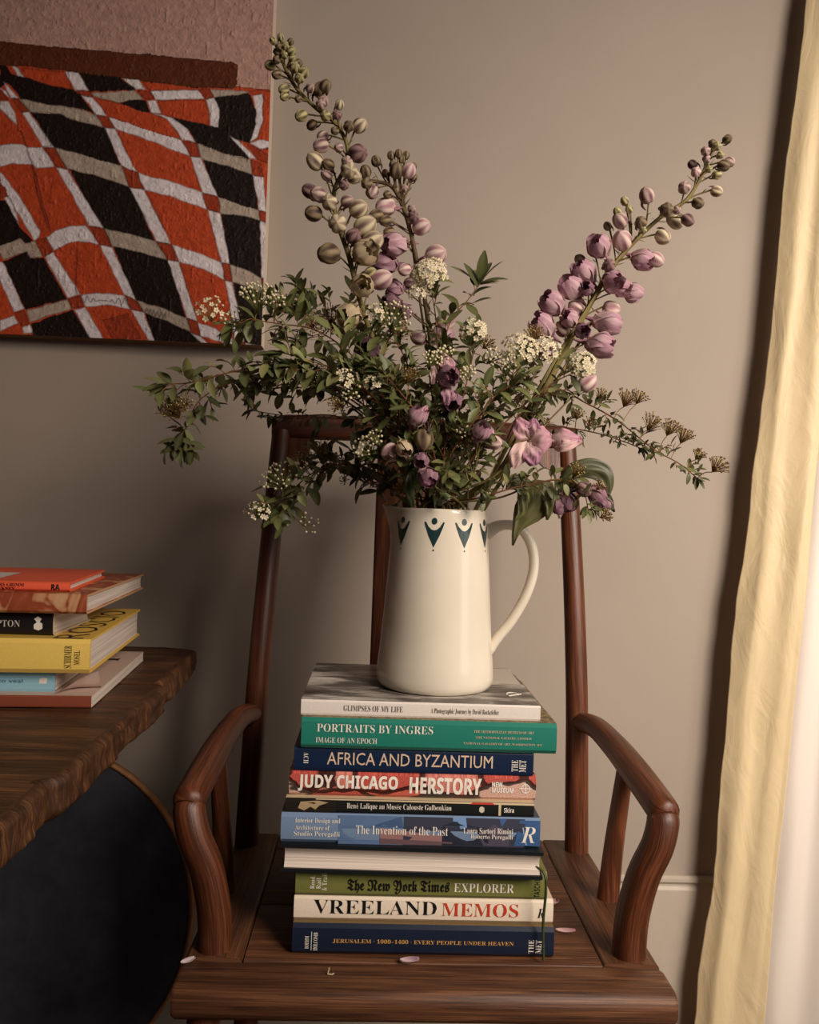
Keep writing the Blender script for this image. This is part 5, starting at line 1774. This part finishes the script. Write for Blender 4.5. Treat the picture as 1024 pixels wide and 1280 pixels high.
spirea('spirea sprig of dark upright leaves, right of the large white flower head',
       [(556, 560, 1.08), (552, 460, 1.07), (562, 405, 1.07), (585, 375, 1.07), (602, 352, 1.07)], .70, 29, 24, .7, [], .62, seed=32)
spirea('spirea branch with a small white blossom head, in the middle above the jug',
       [(560, 570, 1.04), (578, 500, 1.03), (590, 450, 1.03), (594, 425, 1.03)], .40, 19, 36, 1.0, [(592, 414, 17, 'dome', 36), (618, 448, 16, 'bud', 30), (610, 430, 12, 'seed', 24)], .95, seed=33)
spirea('spirea branch with a broad creamy flower head, left of the slanting pink delphinium',
       [(575, 580, 1.03), (610, 510, 1.02), (642, 468, 1.02), (662, 448, 1.02)], .40, 19, 36, 1.0, [(650, 436, 22, 'dome', 60), (680, 438, 20, 'dome', 50), (640, 452, 18, 'bud', 30), (668, 418, 14, 'seed', 30)], .95, seed=34)
spirea('spirea branch with a bright white flower head, right of the slanting pink delphinium stem',
       [(585, 580, 1.02), (640, 520, 1.01), (690, 480, 1.01), (722, 464, 1.01)], .50, 20, 28, .75, [(727, 456, 18, 'dome', 56)], 1.0, seed=35)
spirea('longest thin spirea branch, drooping right past the chair with brown seed heads',
       [(590, 600, 1.06), (640, 530, 1.06), (690, 488, 1.06), (735, 505, 1.06), (775, 528, 1.06), (815, 560, 1.06), (850, 580, 1.06), (872, 598, 1.06)], .48, 13, 26, .95,
       [(785, 498, 15, 'seed', 34), (815, 528, 15, 'seed', 34), (838, 535, 14, 'seed', 34), (856, 544, 14, 'seed', 30), (874, 568, 10, 'seed', 20), (898, 582, 14, 'seed', 36), (752, 492, 9, 'seed', 16), (800, 496, 12, 'seed', 20)], .7, seed=36)
spirea('small leaved spirea branch just below the longest thin one, right of the chair back',
       [(590, 600, 1.09), (640, 555, 1.09), (690, 535, 1.09), (740, 540, 1.09), (780, 552, 1.09), (805, 562, 1.09)], .58, 13, 22, .75, [(722, 518, 10, 'seed', 20), (680, 530, 10, 'seed', 20), (738, 528, 9, 'seed', 14)], .65, seed=37)
spirea('small leaved spirea spray in front of the right chair post, under the large leaves',
       [(600, 622, 1.015), (650, 608, 1.005), (700, 600, 1.0), (728, 612, 1.0), (736, 640, 1.0)], .55, 14, 22, .8, [(757, 645, 10, 'seed', 22), (722, 588, 12, 'seed', 20), (750, 608, 9, 'seed', 14)], .85, seed=38)
spirea('dense green spirea branch in the centre of the bouquet, above the jug spout',
       [(545, 580, .995), (530, 530, .985), (500, 490, .98), (478, 465, .98)], .48, 20, 38, 1.05, [(512, 470, 14, 'seed', 24), (540, 450, 14, 'bud', 26)], .95, seed=39)
spirea('dense green spirea branch in the centre, below the broad creamy flower head',
       [(560, 580, .995), (590, 530, .985), (625, 490, .98), (655, 475, .98)], .48, 20, 38, 1.05, [(585, 468, 12, 'bud', 20), (580, 540, 10, 'bud', 14)], .95, seed=40)
spirea('upright spirea branch with pale leaves, rising straight from the middle of the jug',
       [(552, 590, 1.0), (556, 540, .99), (560, 490, .99), (556, 450, .99)], .42, 19, 38, 1.0, [(556, 442, 12, 'bud', 16), (548, 480, 10, 'bud', 14)], .95, seed=41)
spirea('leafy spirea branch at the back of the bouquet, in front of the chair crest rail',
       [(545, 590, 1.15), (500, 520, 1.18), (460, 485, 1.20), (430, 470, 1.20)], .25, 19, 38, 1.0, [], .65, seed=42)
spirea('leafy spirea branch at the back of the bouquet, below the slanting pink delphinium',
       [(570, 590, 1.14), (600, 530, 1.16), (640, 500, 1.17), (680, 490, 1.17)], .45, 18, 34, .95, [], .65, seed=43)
# ---------------------------------------------------------------- fallen petals on the seat
def petal(label, px, py, ln, wd, ang, col, lift=.3):
    c = G(px, py, SZ)
    root_loc = (c.x, c.y, SZ + .0008)
    mb = MB()
    nr, nc = 8, 6
    vs, cs = [], []
    for i in range(nr + 1):
        t = i / nr
        w = wd / 2 * math.sin(PI * min(1, .06 + t * .86)) ** .8
        for j in range(nc + 1):
            q = -1 + 2 * j / nc
            vs.append(Vector(((t - .5) * ln, w * q, lift * wd * (q * q) * .7 + .15 * ln * (t - .4) ** 2)))
            cs.append(mixc(S(226, 206, 200), col, min(1, .2 + .7 * t * abs(q) + .3 * (j % 2))))
    fs = [(i * (nc + 1) + j, i * (nc + 1) + j + 1, (i + 1) * (nc + 1) + j + 1, (i + 1) * (nc + 1) + j) for i in range(nr) for j in range(nc)]
    mb.add(vs, fs, 0, None, cs)
    o = mb.build('fallen_petal', m_petal, None)
    so = o.modifiers.new('thickness', 'SOLIDIFY'); so.thickness = .0004
    o.location = root_loc
    o.rotation_euler = (0, 0, ang)
    return tag(o, label, 'petal')


petal('pale curled petal lying on the left front corner of the seat', 235, 1203, .017, .010, R(40), S(196, 176, 184))
petal('lilac striped petal lying on the seat front rail, below the navy book', 512, 1204, .022, .011, R(8), S(140, 96, 122), .5)
petal('pale pink petal lying on the seat, right of the navy bottom book', 707, 1166, .024, .010, R(-5), S(200, 140, 150), .4)
petal('small pink petal lying on the seat behind the right end of the cream book', 694, 1130, .012, .010, R(60), S(190, 120, 132), .5)
c = G(413, 1219, SZ)
tw = MB()
tw.tube([(c.x - .003, c.y, SZ + .0012), (c.x - .002, c.y + .001, SZ + .0045), (c.x - .0015, c.y, SZ + .008)], .0007, 5, 0, True, S(196, 180, 140))
tw.tube([(c.x - .003, c.y, SZ + .0012), (c.x + .002, c.y - .001, SZ + .0014), (c.x + .004, c.y, SZ + .0022)], .0008, 5, 0, True, S(206, 190, 150))
tag(tw.build('twig_crumb', m_stem, None), 'tiny pale crumb of twig on the seat front rail, left of the lilac petal', 'twig')
